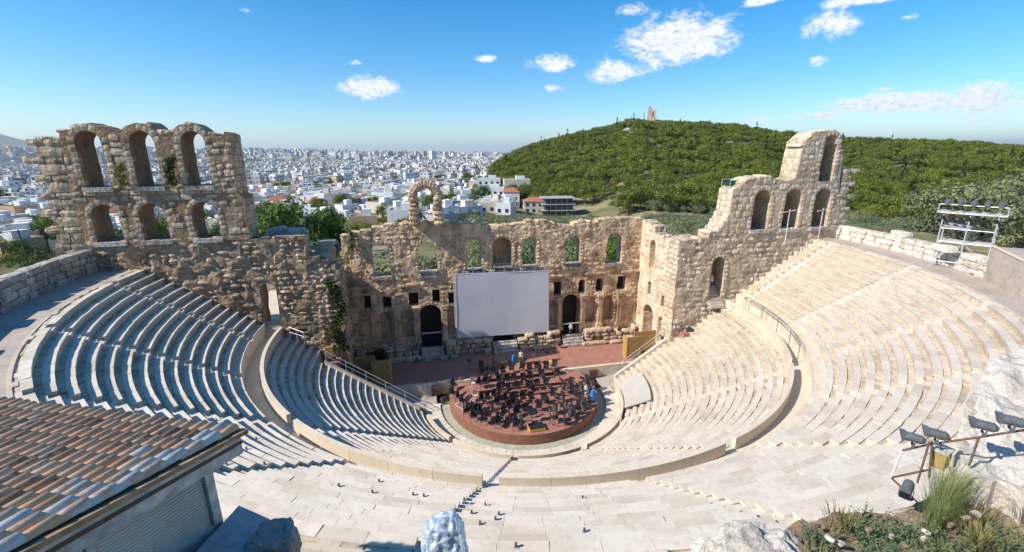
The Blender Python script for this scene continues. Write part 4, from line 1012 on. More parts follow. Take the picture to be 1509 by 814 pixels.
# round orchestra platform
PR=7.52
t=thing('orchestra_platform','round red-brown orchestra platform with a panelled skirt in the centre of the theatre','platform')
mm=M(); n=60; rim_=[(PR*math.sin(a),-PR*math.cos(a)) for a in [R(-107)+i*R(214)/n for i in range(n+1)]]
poly=rim_+[(PR*math.sin(R(107)),2.9),(-PR*math.sin(R(107)),2.9)]
mm.add([(x,y,1.) for x,y in poly],[tuple(range(len(poly)))]); mm.add([(x,y,.93) for x,y in poly],[tuple(range(len(poly)))[::-1]])
mm.build('deck',M_STAGE,t)
for i in range(30):
    a0,a1=R(-107)+i*R(214)/30,R(-107)+(i+1)*R(214)/30
    s=M(); s.ring(PR-.08,PR,0,.94+.055,a0+.0012,a1-.0012,2); s.build('skirt_panel',M_SKIRT,t)
# two long risers at the back of the platform
for x0,x1,y0,y1,h,l in ((-5.2,4.9,2.3,3.6+.0,.5,'rear'),(-4.9,4.2,.25,1.75,.36,'middle'),(-3.2,3.,-1.1,.1,.2,'front')):
    t=thing('orchestra_riser','long low red-brown riser, the %s one of three across the back of the platform'%l,'platform',(0,0,1.))
    s=M(); s.box(((x0+x1)/2,(y0+min(y1,2.85))/2,h),(x1-x0,min(y1,2.85)-y0,.07)); s.build('deck',M_STAGE,t)
    k=int((x1-x0)/1.2)
    for i in range(k+1): s=M(); s.box((x0+.05+i*(x1-x0-.1)/k,y0+.05,h/2),(.07,.07,h)); s.build('leg',M_DKMET,t)
    s=M(); s.box(((x0+x1)/2,min(y1,2.85)-.3,h/2),(x1-x0-.2,.05,h-.08)); s.build('brace',M_DKMET,t)
def riser_z(x,y):
    if -5.2<x<4.9 and 2.3<y<2.9: return 1.54
    if y>=2.9: return 1.3
    if -4.9<x<4.2 and .25<y<1.75: return 1.4
    if -3.2<x<3. and -1.1<y<.1: return 1.24
    return 1.
def make_chair():
    t=thing('orchestra_chair','black','chair'); 
    s=M(); s.box((0,0,.45),(.46,.44,.07)); s.build('seat',M_BLACK,t)
    s=M(); 
    for i in range(4):
        a=-.18+i*.12; s.box((a,.235-abs(a)*.25,.72),(.125,.035,.42),-a*1.2)
    s.build('backrest',M_BLACK,t)
    for sx in (-1,1):
        for sy in (-1,1): s=M(); s.tube((sx*.19,sy*.18,.43),(sx*.23,sy*.23,0),.018,4); s.build('leg',M_DKMET,t)
    return t
def make_stand():
    t=thing('music_stand','black','music stand')
    s=M(); s.tube((0,0,.3),(0,0,1.05),.015,4); s.build('pole',M_DKMET,t)
    s=M(); s.box((0,.02,1.15),(.52,.025,.36),0,0,-.45); s.box((0,-.07,.99),(.52,.08,.02)); s.build('desk',M_BLACK,t)
    for i in range(3): a=i*2.09; s=M(); s.tube((0,0,.32),(math.cos(a)*.28,math.sin(a)*.28,0),.014,4); s.build('leg',M_DKMET,t)
    return t
CH=[(-3.8,2.5),(-3.1,3.1),(-2.5,3.0),(-1.5,3.0),(-0.5,3.4),(0.7,3.5),(1.5,3.1),(2.3,3.1),(3.3,3.0),(4.3,3.2),(-4.3,0.8),(-3.7,0.8),(-2.3,0.8),(-1.4,0.9),(-0.7,0.9),(0.2,0.7),(1.0,0.9),(2.2,1.0),(3.9,0.9),(-2.5,-0.5),(-1.6,-0.7),(-0.7,-0.6),(0.5,-0.6),(1.4,-0.5),(2.3,-0.5),(4.0,-1.5),(5.0,-0.5),(6.6,-0.4),(6.9,-1.3),(5.5,-1.6),(-4.4,-1.7),(-3.8,-1.5),(-3.1,-1.2),(-2.2,-2.2),(-1.5,-2.1),(-0.5,-2.2),(0.3,-2.4),(1.4,-2.9),(2.5,-2.2),(3.1,-3.0),(4.6,-2.0),(6.0,-2.6),(4.8,-3.9),(-6.6,-0.7),(-6.3,-1.5),(-3.1,-2.7),(-2.1,-3.5),(-1.5,-3.0),(-0.7,-4.3),(-1.6,-4.5),(-2.7,-4.2),(-4.9,-2.7),(-5.2,-3.4),(-4.3,-4.4),(-3.6,-3.8),(0.6,-4.0),(2.9,-4.5),(4.0,-4.8),(1.8,-4.8),(4.6,-5.8),(5.6,-4.6),(-6.5,-3.5),(-5.9,-3.0),(-5.9,-4.5),(-5.0,-5.3),(-3.4,-5.2),(-3.8,-6.1),(-2.3,-5.7),(-2.3,-6.8),(1.5,-6.1),(2.1,-7.0),(3.3,-6.4),(3.1,-5.5),(-6.9,1.8),(-7.1,0.2)]
C0=make_chair(); S0=make_stand(); KC=list(C0.children); KS=list(S0.children); fc=fs=True; qq=random.Random(12)
for i,(x,y) in enumerate(CH):
    if math.hypot(x,y)>PR-.35 and y<2.1: x*=.95; y*=.95
    z=riser_z(x,y); dx,dy=-.2-x,-6.6-y; L_=math.hypot(dx,dy); a=math.atan2(dx,-dy)
    where='on the rear riser' if z>1.5 else 'behind the platform on the stage edge' if y>=2.9 else 'on the middle riser' if z>1.35 else 'on the front riser' if z>1.2 else ('at the left of the round platform' if x<-3.5 else 'at the right of the round platform' if x>3 else 'in the middle of the round platform')
    if fc: o=C0; fc=False
    else: o=copy_tree(C0)
    o.location=(x,y,z); o.scale=(1.22,)*3; o.rotation_euler=(0,0,a+qq.uniform(-.35,.35)); o['label']='black orchestra chair '+where; o['group']='orchestra chairs '+where; o['category']='chair'
    if i%7!=3:
        px,py=x+dx/L_*.62+qq.uniform(-.15,.15),y+dy/L_*.55+qq.uniform(-.1,.1)
        if fs: o=S0; fs=False
        else: o=copy_tree(S0)
        zz=riser_z(px,py); o.location=(px,py,zz); o.rotation_euler=(0,0,a+PI+qq.uniform(-.4,.4)); o['label']='black music stand '+where; o['group']='music stands '+where; o['category']='music stand'
    if i%5==2:
        # a covered double bass or bag leaning by the chair
        t=thing('covered_instrument','black covered instrument case leaning beside a chair '+where,'instrument case',(x+.35,y+.25,z),qq.uniform(0,6),'covered instrument cases '+where)
        s=M(); s.tube((0,0,0),(.02,0,.35),.2,8,.24); s.tube((.02,0,.35),(.05,0,.7),.24,8,.16); s.build('body',M_BLACK,t); s=M(); s.tube((.05,0,.7),(.1,0,1.2),.1,6,.05); s.build('neck',M_BLACK,t)
t=thing('conductor_podium','conductor podium with ochre sides and black top near the front of the round platform','podium',(-.35,-7.0+.35,1.),.05)
s=M(); s.box((0,0,.14),(1.45,1.0,.26)); s.build('side_frame',M_YEL,t); s=M(); s.box((0,0,.29),(1.38,.94,.05)); s.build('top',M_DKMET,t)
t=thing('conductor_stand','wide black music stand of the conductor behind the podium','music stand',(-.5,-5.6,1.))
s=M(); s.tube((0,0,0),(0,0,1.1),.03,5); s.build('pole',M_DKMET,t); s=M(); s.box((0,0,1.15),(1.0,.03,.55),0,0,-1.0); s.build('desk',M_DKMET,t)
for (x,y,z,m_,l,sz) in ((6.3,-3.3,1.,M_BLUE,'bright blue covered case standing at the right edge of the platform',(.55,.5,1.1)),(.3,5.9,1.3,M_BLUE,'bright blue covered case on the stage below the screen',(.5,.45,.9))):
    t=thing('blue_case',l,'case',(x,y,z),.2); s=M(); a,b,c=sz
    s.hexa([(-a/2,-b/2,0),(a/2,-b/2,0),(a/2,b/2,0),(-a/2,b/2,0),(-a*.3,-b*.3,c),(a*.34,-b*.3,c*.96),(a*.3,b*.3,c),(-a*.3,b*.3,c*.98)]); s.tube((0,0,c*.2),(0,0,c*1.02),a*.42,9,a*.3); s.build('cover',m_,t); s=M(); s.box((0,0,.04),(a*1.05,b*1.05,.08)); s.build('base',M_DKMET,t)
for (x,y,l) in ((4.5,5.0,'orange-yellow string instrument lying on the stage at the right'),(-1.,5.9,'orange-yellow string instrument lying on the stage at the left of the blue case')):
    t=thing('string_instrument',l,'instrument',(x,y,1.36),.4); s=M(); s.tube((0,0,0),(0,0,.1),.3,12); s.tube((.42,0,0),(.42,0,.1),.24,12); s.build('body',M_YEL,t); s=M(); s.box((.95,0,.07),(.8,.07,.05)); s.build('neck',M_DKMET,t)
for i,(x,y) in enumerate(((-4.9,5.2),(-2.,5.5),(4.1,5.4),(1.3,5.2),(2.4,5.0),(-3.6,4.7))):
    o=copy_tree(S0 if i%2==0 else C0); o.location=(x,y,1.3); o.rotation_euler=(0,0,i*1.3); k='music stand' if i%2==0 else 'orchestra chair'; o['label']='single black %s standing alone on the stage behind the orchestra'%k; o['group']='single %ss on the stage'%k
# speaker boxes on the left platform edge, tape marks
for i in range(3):
    t=thing('floor_monitor','small dark loudspeaker leaning at the left rear corner of the platform','loudspeaker',(-8.2+.32*i,.9+i*.2,.1),.3,'loudspeakers at the left rear corner'); s=M(); s.box((0,0,.3),(.26,.4,.6)); s.build('cabinet',M_BLACK,t); s=M(); s.box((0,-.21,.3),(.2,.02,.5)); s.build('grille',M_LAMP,t)
for i,(x,y) in enumerate(((-4.9,1.9),(-5.,-.6))):
    t=thing('pale_chair','pale folding chair on the platform, %s'%('beside the rear riser' if i==0 else 'left of the front riser'),'chair',(x,y,1.),.3)
    s=M(); s.box((0,0,.45),(.42,.42,.05)); s.build('seat',M_WHITEW,t); s=M(); s.box((0,.2,.75),(.42,.04,.5)); s.build('backrest',M_WHITEW,t)
    for sx in (-1,1):
        s=M(); s.tube((sx*.19,-.2,0),(sx*.19,.2,.45),.02,4); s.tube((sx*.19,.2,0),(sx*.19,-.2,.45),.02,4); s.build('leg',M_WHITEW,t)
s=M()
for a,b in (((-7.1,-1.1),(-6.4,-2.2)),((-6.4,-2.2),(-4.6,-1.75)),((-4.6,-1.75),(-5.7,-.3)),((-7.1,-1.1),(-5.7,-.3))):
    d=Vector((b[0]-a[0],b[1]-a[1],0)); s.box(((a[0]+b[0])/2,(a[1]+b[1])/2,1.006),(d.length,.06,.006),math.atan2(d.y,d.x))
s.build('tape_mark',M_TAPE,label='thin white tape outline on the platform floor at the left',cat='tape')
# ---------------------------------------------------------------- people
def person(label,loc,rz,shirt,legs,pose=0):
    t=thing('person',label,'person',loc,rz)
    V=[(0,0,.93),(0,0,1.15),(0,0,1.38),(0,.0,1.5),(0,-.01,1.62),(0,-.02,1.74),(.09,0,.9),(.1,-.02,.5),(.1,.03,.08),(.1,-.13,.04),(-.09,0,.9),(-.1,.04,.5),(-.11,.1,.08),(-.11,-.06,.04),
       (.19,0,1.4),(.25,.03,1.14),(.24,-.1,.9),(.24,-.14,.82),(-.19,0,1.4),(-.26,.02,1.14),(-.24,-.12,.92),(-.24,-.17,.84)]
    E=[(0,1),(1,2),(2,3),(3,4),(4,5),(0,6),(6,7),(7,8),(8,9),(0,10),(10,11),(11,12),(12,13),(2,14),(14,15),(15,16),(16,17),(2,18),(18,19),(19,20),(20,21)]
    Rr=[.13,.13,.15,.06,.09,.085,.09,.06,.045,.035,.09,.06,.045,.035,.06,.042,.032,.03,.06,.042,.032,.03]
    me=bpy.data.meshes.new('body'); me.from_pydata(V,E,[]); o=ob('body',me,t); me.materials.append(M_SKIN)
    sk=o.modifiers.new('skin','SKIN')
    for v,r in zip(me.skin_vertices[0].data if me.skin_vertices else [],Rr): v.radius=(r,r)
    if not me.skin_vertices:
        pass
    o.modifiers.new('sub','SUBSURF').levels=1
    def cloth(nm,segs,mt):
        s=M()
        for a,b,r0,r1 in segs: s.tube(a,b,r0,9,r1)
        s.build(nm,mt,t,True)
    cloth('shirt',[((0,0,.92),(0,0,1.2),.165,.17),((0,0,1.2),(0,0,1.46),.175,.13),((.15,0,1.42),(.25,.03,1.14),.075,.06),((-.15,0,1.42),(-.26,.02,1.14),.075,.06)],shirt)
    cloth('trousers',[((.09,0,.97),(.1,-.02,.5),.11,.075),((.1,-.02,.5),(.1,.03,.1),.075,.06),((-.09,0,.97),(-.1,.04,.5),.11,.075),((-.1,.04,.5),(-.11,.1,.1),.075,.06)],legs)
    cloth('hair',[((0,.02,1.7),(0,.0,1.84),.095,.06)],M_HAIR)
    return t
person('person in a pale shirt and blue trousers standing in the right wall doorway',(20.95,.75,10.25),.3,M_SHIRT,M_JEAN)
person('person in a white shirt standing in the dark right stage doorway',(8.5,9.9,2.25),.2,M_SHIRT,M_BLACK)
person('person in light grey clothes standing on the stage below the screen',(1.0,5.3,1.3),-.5,M_WHITEW,M_LAMP)
person('person in a pale blue shirt standing right on the platform beside the blue case',(5.7,-2.9,1.),1.2,M_SHIRT,M_SHIRT)
person('person in dark clothes sitting high on the broken left crest by the stage wall',(-17.2,4.2,15.0),.8,M_BLACK,M_BLACK)

# door steps and landings in the side walls
for sx,x,z,y,l in ((-1,-23.1,8.45,1.5,'left'),(1,21.3,8.45,-.1,'right')):
    t=thing('doorway_steps','weathered steps rising through the doorway of the %s front wall'%l,'steps')
    for i in range(8 if sx>0 else 5): s=M(); s.box((x,y+min(i*.26,1.9),z+.12+i*.22),(1.6,.42,.3+i*.02)); s.build('step',M_MARB2,t)
s=M(); s.box((-24.2,9.5,8.75),(6,12,.4)); s.build('landing_paving',M_PARA,kind='structure')
t=thing('landing_wall','pale yellowish wall glimpsed through the left doorway','wall',(-25,16,8.5)); s=M(); s.box((0,0,1.3),(7,.4,2.6)); s.build('wall_panel',M_RIGHT,t); s=M(); s.box((0,0,2.7),(7.2,.5,.2)); s.build('wall_coping',M_MARB,t)

# ---------------------------------------------------------------- tiled hut
HS=.74; E0=Vector((CX,CY,CZ)).lerp(Vector((-12.93,-32.33,19.93)),HS); ed=Vector((-5.1,2.1,0)).normalized(); vd=Vector((-1.25,-3.03,.62)).normalized()   # along the eave (leftwards), up the verge
rn=ed.cross(vd).normalized(); rn=rn if rn.z>0 else -rn
hut=thing('tiled_hut','wooden hut with a barrel-tiled terracotta roof and beige shutters in the left foreground','hut',tuple(E0)); hut.scale=(HS,HS,HS)
def H(a,b,c=0.): return ed*a+vd*b+rn*c       # local coordinates
s=M(); s.hexa([tuple(H(-.1,-.0,-.12)),tuple(H(9,-.0,-.12)),tuple(H(9,9,-.12)),tuple(H(-.1,9,-.12)),tuple(H(-.1,0,-.05)),tuple(H(9,0,-.05)),tuple(H(9,9,-.05)),tuple(H(-.1,9,-.05))]); 
M_TILE,g=newmat('terracotta_tile'); r=rndval(g); pos=g.n('ShaderNodeNewGeometry').outputs['Position']
nb=g.n('ShaderNodeTexNoise',{'Vector':pos,'Scale':9.,'Detail':8.,'Roughness':.75}).outputs[0]; nl=g.n('ShaderNodeTexNoise',{'Vector':pos,'Scale':1.4,'Detail':4.}).outputs[0]
c=g.ramp(r,[(0.,(.50,.26,.14)),(.2,(.62,.34,.18)),(.6,(.74,.43,.24)),(.85,(.66,.41,.25)),(1.,(.80,.54,.35))])
c=g.mix(g.m('MULTIPLY',g.ramp(g.m('ADD',g.m('MULTIPLY',nb,.65),g.m('MULTIPLY',nl,.35)),[(.54,0.),(.62,1.)]),.7),c,(.13,.09,.065))
dk=g.ramp(g.m('FRACT',g.m('MULTIPLY',r,13.)),[(.9,0.),(.93,.6)]); c=g.mix(g.m('MULTIPLY',dk,g.ramp(nb,[(.35,.2),(.55,1.)])),c,(.06,.05,.045))
bsdf(g,c,.88,nb,.5,.01,.2)
M_MORT,g=newmat('mortared_tile'); pos=g.n('ShaderNodeNewGeometry').outputs['Position']; r=rndval(g)
nb=g.n('ShaderNodeTexNoise',{'Vector':pos,'Scale':7.,'Detail':8.,'Roughness':.7}).outputs[0]
c=g.mix(g.ramp(g.m('ADD',nb,g.m('MULTIPLY',g.m('SUBTRACT',r,.5),.3)),[(.42,0.),(.5,1.)]),(.66,.42,.27),(.62,.58,.52)); c=g.mix(g.ramp(nb,[(.30,.8),(.38,0.)]),c,(.12,.11,.10)); bsdf(g,c,.9,nb,.7,.03,.15)
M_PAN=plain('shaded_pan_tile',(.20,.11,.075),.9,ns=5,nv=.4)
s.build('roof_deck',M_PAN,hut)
def tile_me(mat,v,rad,L_):
    qq=random.Random(v); s=M(); n=7; P=[]
    for e,(b,rr_,lift) in enumerate(((0,rad,.035),(L_,rad*.82,-.0))):
        for k in (0,1):
            for i in range(n+1):
                a=PI*i/n; r_=(rr_-(.014 if k else 0))*(1+qq.uniform(-.03,.03)); p=H(r_*math.cos(a),b,r_*math.sin(a)*.86+lift-.05); P.append(tuple(p))
    m_=n+1; F=[]
    for i in range(n):
        F.append((i,i+1,2*m_+i+1,2*m_+i)); F.append((m_+i+1,m_+i,3*m_+i,3*m_+i+1)); F.append((i+1,i,m_+i,m_+i+1))
    s.add(P,F); return s.mesh('roof_tile',mat,True)
tm=[tile_me(M_TILE,v,.098,.46) for v in range(5)]; tv=[tile_me(M_MORT,v+9,.112,.46) for v in range(3)]
qq=random.Random(2); cells=[]
for i in range(42):
    for j in range(26):
        a=.06+i*.205; b=j*.345; cells.append((a*.8+b,a,b,i,j))
cells.sort(); S=M(); cnt=0
for _,a,b,i,j in cells:
    mort=(i<2 and qq.random()<.85) or (i<4 and qq.random()<.3) or (b>2.6 and i<7 and qq.random()<.3) or (i>22 and 3<j<7 and qq.random()<.12)
    me=(tv if mort else tm)[qq.randint(0,2 if mort else 4)]; loc=H(a+qq.uniform(-.012,.012),b+qq.uniform(-.03,.03),qq.uniform(0,.012)); rz=qq.uniform(-.03,.03)
    if cnt<300: ob('roof_tile',me,hut,loc=tuple(loc),rot=(0,0,rz)); cnt+=1
    else:
        k=qq.random(); S.add([tuple(v.co+loc) for v in me.vertices],[tuple(p.vertices) for p in me.polygons],k)
me=S.mesh('far_roof_tiles',M_TILE,True); ob('far_roof_tiles',me,hut,kind='stuff')
# verge boards: brown edge strip, weathered fascia
s=M(); s.hexa([tuple(H(-.16,-.1,-.13)),tuple(H(-.02,-.1,-.13)),tuple(H(-.02,9,-.13)),tuple(H(-.16,9,-.13)),tuple(H(-.16,-.1,-.05)),tuple(H(-.02,-.1,-.05)),tuple(H(-.02,9,-.05)),tuple(H(-.16,9,-.05))]); s.build('verge_strip',plain('brown_edge_tile',(.42,.26,.14),.9,ns=6,nv=.5),hut)
def vslab(a0,a1,b0,b1,z0,z1,c0):   # vertical pieces under the verge: a,b roof coordinates, z below the roof
    P=[]
    for z in (z0,z1):
        for a,b in ((a0,b0),(a1,b0),(a1,b1),(a0,b1)): p=H(a,b,c0); P.append((p.x,p.y,p.z+z))
    return P
s=M(); s.hexa(vslab(-.08,-.03,.02,9,-.42,-.06,-.08)); s.build('fascia_board',M_WHITEW,hut)
s=M(); s.hexa(vslab(-.10,-.06,.02,9,-.2,-.14,-.1)); s.build('fascia_lip',M_RUST,hut)
s=M(); s.hexa(vslab(-.03,9,.02,.07,-.36,-.06,-.08)); s.build('eave_board',M_WHITEW,hut)
s=M(); s.hexa(vslab(.0,.1,.62,.78,-4.2,-.3,-.1)); s.build('corner_post',M_WHITEW,hut)
s=M(); s.hexa(vslab(.02,.1,2.42,2.56,-4.2,-.3,-.1)); s.build('wall_post',M_WHITEW,hut)
s=M(); s.hexa(vslab(.02,.1,4.3,4.44,-4.2,-.3,-.1)); s.build('wall_post',M_WHITEW,hut)
for b0,b1 in ((.8,2.41),(2.57,4.29),(4.45,6.4)):
    s=M(); k=0; z=-3.9
    while z<-.3:
        p=vslab(.07,.1,b0,b1,z,z+.052,-.1); t_=vslab(.055,.06,b0,b1,z+.008,z+.04,-.1)
        s.hexa(p); s.hexa([t_[0],p[1],p[2],t_[3],t_[4],p[5],p[6],t_[7]]); z+=.058
    s.build('roller_shutter',M_SHUT,hut)
s=M(); s.hexa(vslab(.0,.09,.7,6.4,-1.62,-1.45,-.1)); s.build('lower_rail',M_WHITEW,hut)
s=M(); s.hexa(vslab(.1,8.6,.7,.78,-4.3,-.3,-.1)); s.hexa(vslab(8.5,8.6,.8,8,-4.3,-.3,-.1)); s.build('hut_wall',M_WHITEW,hut)

# blue-grey sloping board and rock beside it
t=thing('blue_board','weathered blue-grey sloping board resting on a rusty box in front of the hut','board')
def slabq(P,th):
    n_=(P[1]-P[0]).cross(P[3]-P[0]).normalized(); n_=n_ if n_.z>0 else -n_
    m_=M(); m_.hexa([tuple(p-n_*th) for p in P]+[tuple(p) for p in P]); return m_
BP=[Vector(v) for v in ([(-12.165, -34.463, 19.988), (-11.706, -34.735, 19.92), (-11.667, -35.951, 20.292), (-12.222, -35.963, 20.441)])]
slabq(BP,.05).build('board',M_BLUEB,t)
slabq([BP[0].lerp(BP[2],.1)-Vector((0,0,.06)),BP[1].lerp(BP[3],.1)-Vector((0,0,.06)),BP[2].lerp(BP[0],.1)-Vector((0,0,.06)),BP[3].lerp(BP[1],.1)-Vector((0,0,.06))],.5).build('box_body',M_RUST,t)
def rock(name,label,loc,sc_,seed,mat=M_ROCK,sub=4,rough=.35,cat='rock',smoothf=False,freq=1.4):
    import bmesh
    bm=bmesh.new(); bmesh.ops.create_icosphere(bm,subdivisions=sub,radius=1.)
    for v in bm.verts:
        p=v.co*freq+Vector((seed,seed*2,0)); d=1+rough*noise.fractal(p,1.,2.,5)+.15*abs(noise.noise(p*2.1))
        c=v.co*d
        for ax in range(3): c[ax]=math.copysign(abs(c[ax])**.72,c[ax])
        cr=noise.voronoi(p*1.3)[0]; c*=1-.16*max(0,.35-(cr[1]-cr[0]))*2
        v.co=Vector((c.x*sc_[0],c.y*sc_[1],c.z*sc_[2]))
    me=bpy.data.meshes.new(name); bm.to_mesh(me); bm.free(); me.materials.append(mat)
    return ob(name,me,None,label,cat,loc=loc)
rock('rock','dark-stained boulder beside the blue-grey board at the bottom left',(-11.486, -35.295, 19.979),(.30,.26,.30),3,M_RKD,rough=.28)
# wrapped spotlight in the bottom centre
t=thing('wrapped_spotlight','spotlight wrapped in clear bluish plastic sheet at the bottom centre','spotlight',(-9.406, -35.989, 20.292))
m,g=newmat('clear_plastic_sheet'); pos=g.n('ShaderNodeNewGeometry').outputs['Position']; n_=g.n('ShaderNodeTexNoise',{'Vector':pos,'Scale':9.,'Detail':6.,'Distortion':1.5}).outputs[0]
b=g.n('ShaderNodeBump',{'Height':n_,'Strength':.55,'Distance':.05}); p_=g.n('ShaderNodeBsdfPrincipled',{'Base Color':(.62,.70,.78,1),'Roughness':.28,'Specular IOR Level':.7,'Normal':b.outputs[0]})
tr=g.n('ShaderNodeBsdfTransparent',{'Color':(.86,.93,1,1)}); mx=g.n('ShaderNodeMixShader',{0:g.ramp(n_,[(.38,.30),(.6,.75)]),1:tr.outputs[0],2:p_.outputs[0]}); g.n('ShaderNodeOutputMaterial',{0:mx.outputs[0]})
M_FOIL=m
o=rock('plastic_sheet',None,(0,0,-.1),(.26,.28,.42),8,M_FOIL,5,.17,None,freq=1.5); o.parent=t; o.data.polygons.foreach_set('use_smooth',[True]*len(o.data.polygons))
for k in ('label','category'):
    if k in o: del o[k]
s=M(); s.tube((.05,-.1,.0),(.05,.16,.1),.13,12,.11); s.build('lamp_body',M_BLACK,t); s=M(); s.tube((.05,-.12,-.02),(.05,-.1,-.01),.10,12); s.build('lens',plain('green_lens',(.02,.22,.10),.2,spec=.9),t); s=M(); s.tube((0,0,-1.6),(0,0,-.05),.03,6); s.build('pole',M_GALV,t)
s=M(); s.box((0,0,-.05),(.9,.45,.02)); o=s.build('red_carpet',plain('dark_red_carpet',(.18,.05,.05),.95),None,label='dark red carpet strip on the steps at the bottom centre right of the spotlight',cat='carpet',loc=(-8.75,-33.95,15.62))

# ---------------------------------------------------------------- right foreground: rock, soil, plants, floodlights
def lump(name,label,pts,cat,mat,amp=.35,freq=1.2,seed=0,depth=6.,kind_=None):
    # terrain patch: top surface over the outline pts (x,y,z), with a rough cliff below its edge
    xs=[p[0] for p in pts]; ys=[p[1] for p in pts]; G=.09; P2=[(p[0],p[1]) for p in pts]
    gx=np.arange(min(xs),max(xs)+G,G); gy=np.arange(min(ys),max(ys)+G,G); idx={}; V=[];F=[]
    X,Y=np.meshgrid(gx,gy,indexing='ij'); ins=inpoly(X.ravel(),Y.ravel(),P2).reshape(X.shape)
    pa=np.array(pts)
    for i in range(len(gx)):
        for j in range(len(gy)):
            x,y=gx[i],gy[j]; d2=(pa[:,0]-x)**2+(pa[:,1]-y)**2; w_=1/(d2+.05)**1.5; z=float((w_*pa[:,2]).sum()/w_.sum()); dm=math.sqrt(d2.min())
            if not ins[i,j]: 
                # distance outside → fall away
                e=min(math.hypot(x-a,y-b) for a,b in P2)
            n_=noise.fractal(Vector((x*freq+seed,y*freq,seed)),.9,2.1,6); n2=noise.noise(Vector((x*3.1,y*3.1,seed+4.)))
            V.append((x+.05*n2,y+.05*n_,z+amp*n_+.08*n2-(0 if ins[i,j] else .0)))
            idx[i,j]=len(V)-1
    for i in range(len(gx)-1):
        for j in range(len(gy)-1):
            if ins[i,j] and ins[i+1,j] and ins[i,j+1] and ins[i+1,j+1]: F.append((idx[i,j],idx[i+1,j],idx[i+1,j+1],idx[i,j+1]))
    ed_={}
    for f in F:
        for a,b in zip(f,f[1:]+f[:1]): ed_[(a,b)]=1
    dup={}; steps=7
    for (a,b) in [e for e in ed_ if (e[1],e[0]) not in ed_]:
        for s_ in range(steps):
            q4=[]
            for v,l in ((b,s_),(a,s_),(a,s_+1),(b,s_+1)):
                if (v,l) not in dup:
                    if l==0: dup[v,l]=v
                    else:
                        x,y,z=V[v]; dz=depth*(l/steps)**1.6; n_=noise.fractal(Vector((x*1.1,y*1.1,z-dz)),.9,2.,4)*.35
                        V.append((x+n_*min(1,l*.5),y+n_*min(1,l*.5)-.0,z-dz)); dup[v,l]=len(V)-1
                q4.append(dup[v,l])
            F.append(tuple(q4))
    me=bpy.data.meshes.new(name); me.from_pydata(V,[],F); me.materials.append(mat); o=ob(name,me,None,label if not kind_ else None,cat if not kind_ else None,kind=kind_)
    return o
rock('rock','large pale sunlit boulder at the bottom centre right',(-5.75,-36.7,19.35),(.80,.55,.9),5,sub=5,rough=.26,freq=1.5)
lump('soil_bank','',[(-5.2,-36.25,19.85),(-4.4,-36.35,19.95),(-3.6,-36.4,20.0),(-2.9,-36.35,20.0),(-1.9,-36.2,20.15),(-1.0,-36.3,20.4),(-.6,-38,21.2),(-2.,-39.2,21.6),(-5.,-38.6,20.9),(-6.6,-37.9,20.6),(-6.2,-37.,20.1)],'soil',M_SOIL,.22,1.1,3.,kind_='structure')
lump('rock_slope','big smooth pale rock slope behind the floodlights at the right edge',[(-2.55,-36.4,20.2),(-1.9,-36.1,20.5),(-1.0,-35.55,20.8),(.3,-34.9,21.1),(2.2,-35.2,21.9),(3.,-38,23.),(-.4,-38.6,22.),(-1.6,-38.3,21.),(-2.2,-37.3,20.5)],'rock',M_ROCK,.3,.75,7.)
qq=random.Random(6)
for i in range(26):
    x=qq.uniform(-5.,-2.2); y=qq.uniform(-37.1,-36.42); rock('small_rock','small pale loose stone on the dry soil bank','%s'%'' or (x,y,20.04+max(0,-36.6-y)*.4+qq.uniform(-.02,.1)),(qq.uniform(.02,.07),qq.uniform(.02,.06),qq.uniform(.02,.04)),i+20,M_SOIL if i%3 else M_ROCK,sub=2,rough=.4)['group']='small loose stones on the soil bank'
def tuft(name,label,loc,n,h,spread,mat,w_=.012,lean=.5,group=None,leafy=False,seed=0):
    r=random.Random(seed); s=M()
    for i in range(n):
        a=r.uniform(0,6.3); b=r.uniform(0,spread); x,y=b*math.cos(a),b*math.sin(a); L_=h*r.uniform(.5,1.1); dx,dy=math.cos(a)*L_*lean*r.uniform(.2,1),math.sin(a)*L_*lean*r.uniform(.2,1)
        if leafy:
            for k in range(11):
                f=(k+1)/11; c=Vector((x+dx*f,y+dy*f,L_*f)); d=Vector((r.gauss(0,1),r.gauss(0,1),r.gauss(.3,.6))).normalized(); e=d.orthogonal().normalized()*.010; l=d*.034
                s.add([tuple(c),tuple(c+l*.5+e),tuple(c+l),tuple(c+l*.5-e)],[(0,1,2,3)],r.random()*.5+.01)
            s.add([(x-.004,y,0),(x+.004,y,0),(x+dx,y+dy,L_)],[(0,1,2)],.3)
        else:
            px,py=-math.sin(a)*w_,math.cos(a)*w_; m_=(x+dx*.35,y+dy*.35,L_*.6)
            s.add([(x-px,y-py,0),(x+px,y+py,0),(m_[0]+px*.7,m_[1]+py*.7,m_[2]),(m_[0]-px*.7,m_[1]-py*.7,m_[2]),(x+dx,y+dy,L_)],[(0,1,2,3),(3,2,4)],r.random()*.5+.01)
    t=thing(name,label,'plant',loc,0,group); s.build('foliage' if leafy else 'blades',mat,t); s=M(); s.tube((0,0,-.2),(0,0,.05),.03,5,.015); s.build('root_crown',M_BARK,t); return t
SB=[(-4.05,-36.75,.33,'upper'),(-3.75,-36.95,.3,'large'),(-4.35,-37.,.28,'low'),(-4.9,-36.75,.18,'small round'),(-3.4,-37.1,.28,'spreading'),(-4.6,-37.35,.3,'lowest left'),(-3.9,-37.45,.33,'lowest middle'),(-3.1,-37.45,.3,'lowest right')]
for i,(x,y,h,l) in enumerate(SB): tuft('shrub','%s grey-green leafy shrub on the dry soil bank at the bottom right'%l,(x,y,20.0+(.25 if y<-37.2 else 0)),52,h,.19,L_BUSH,leafy=True,lean=.7,seed=i)
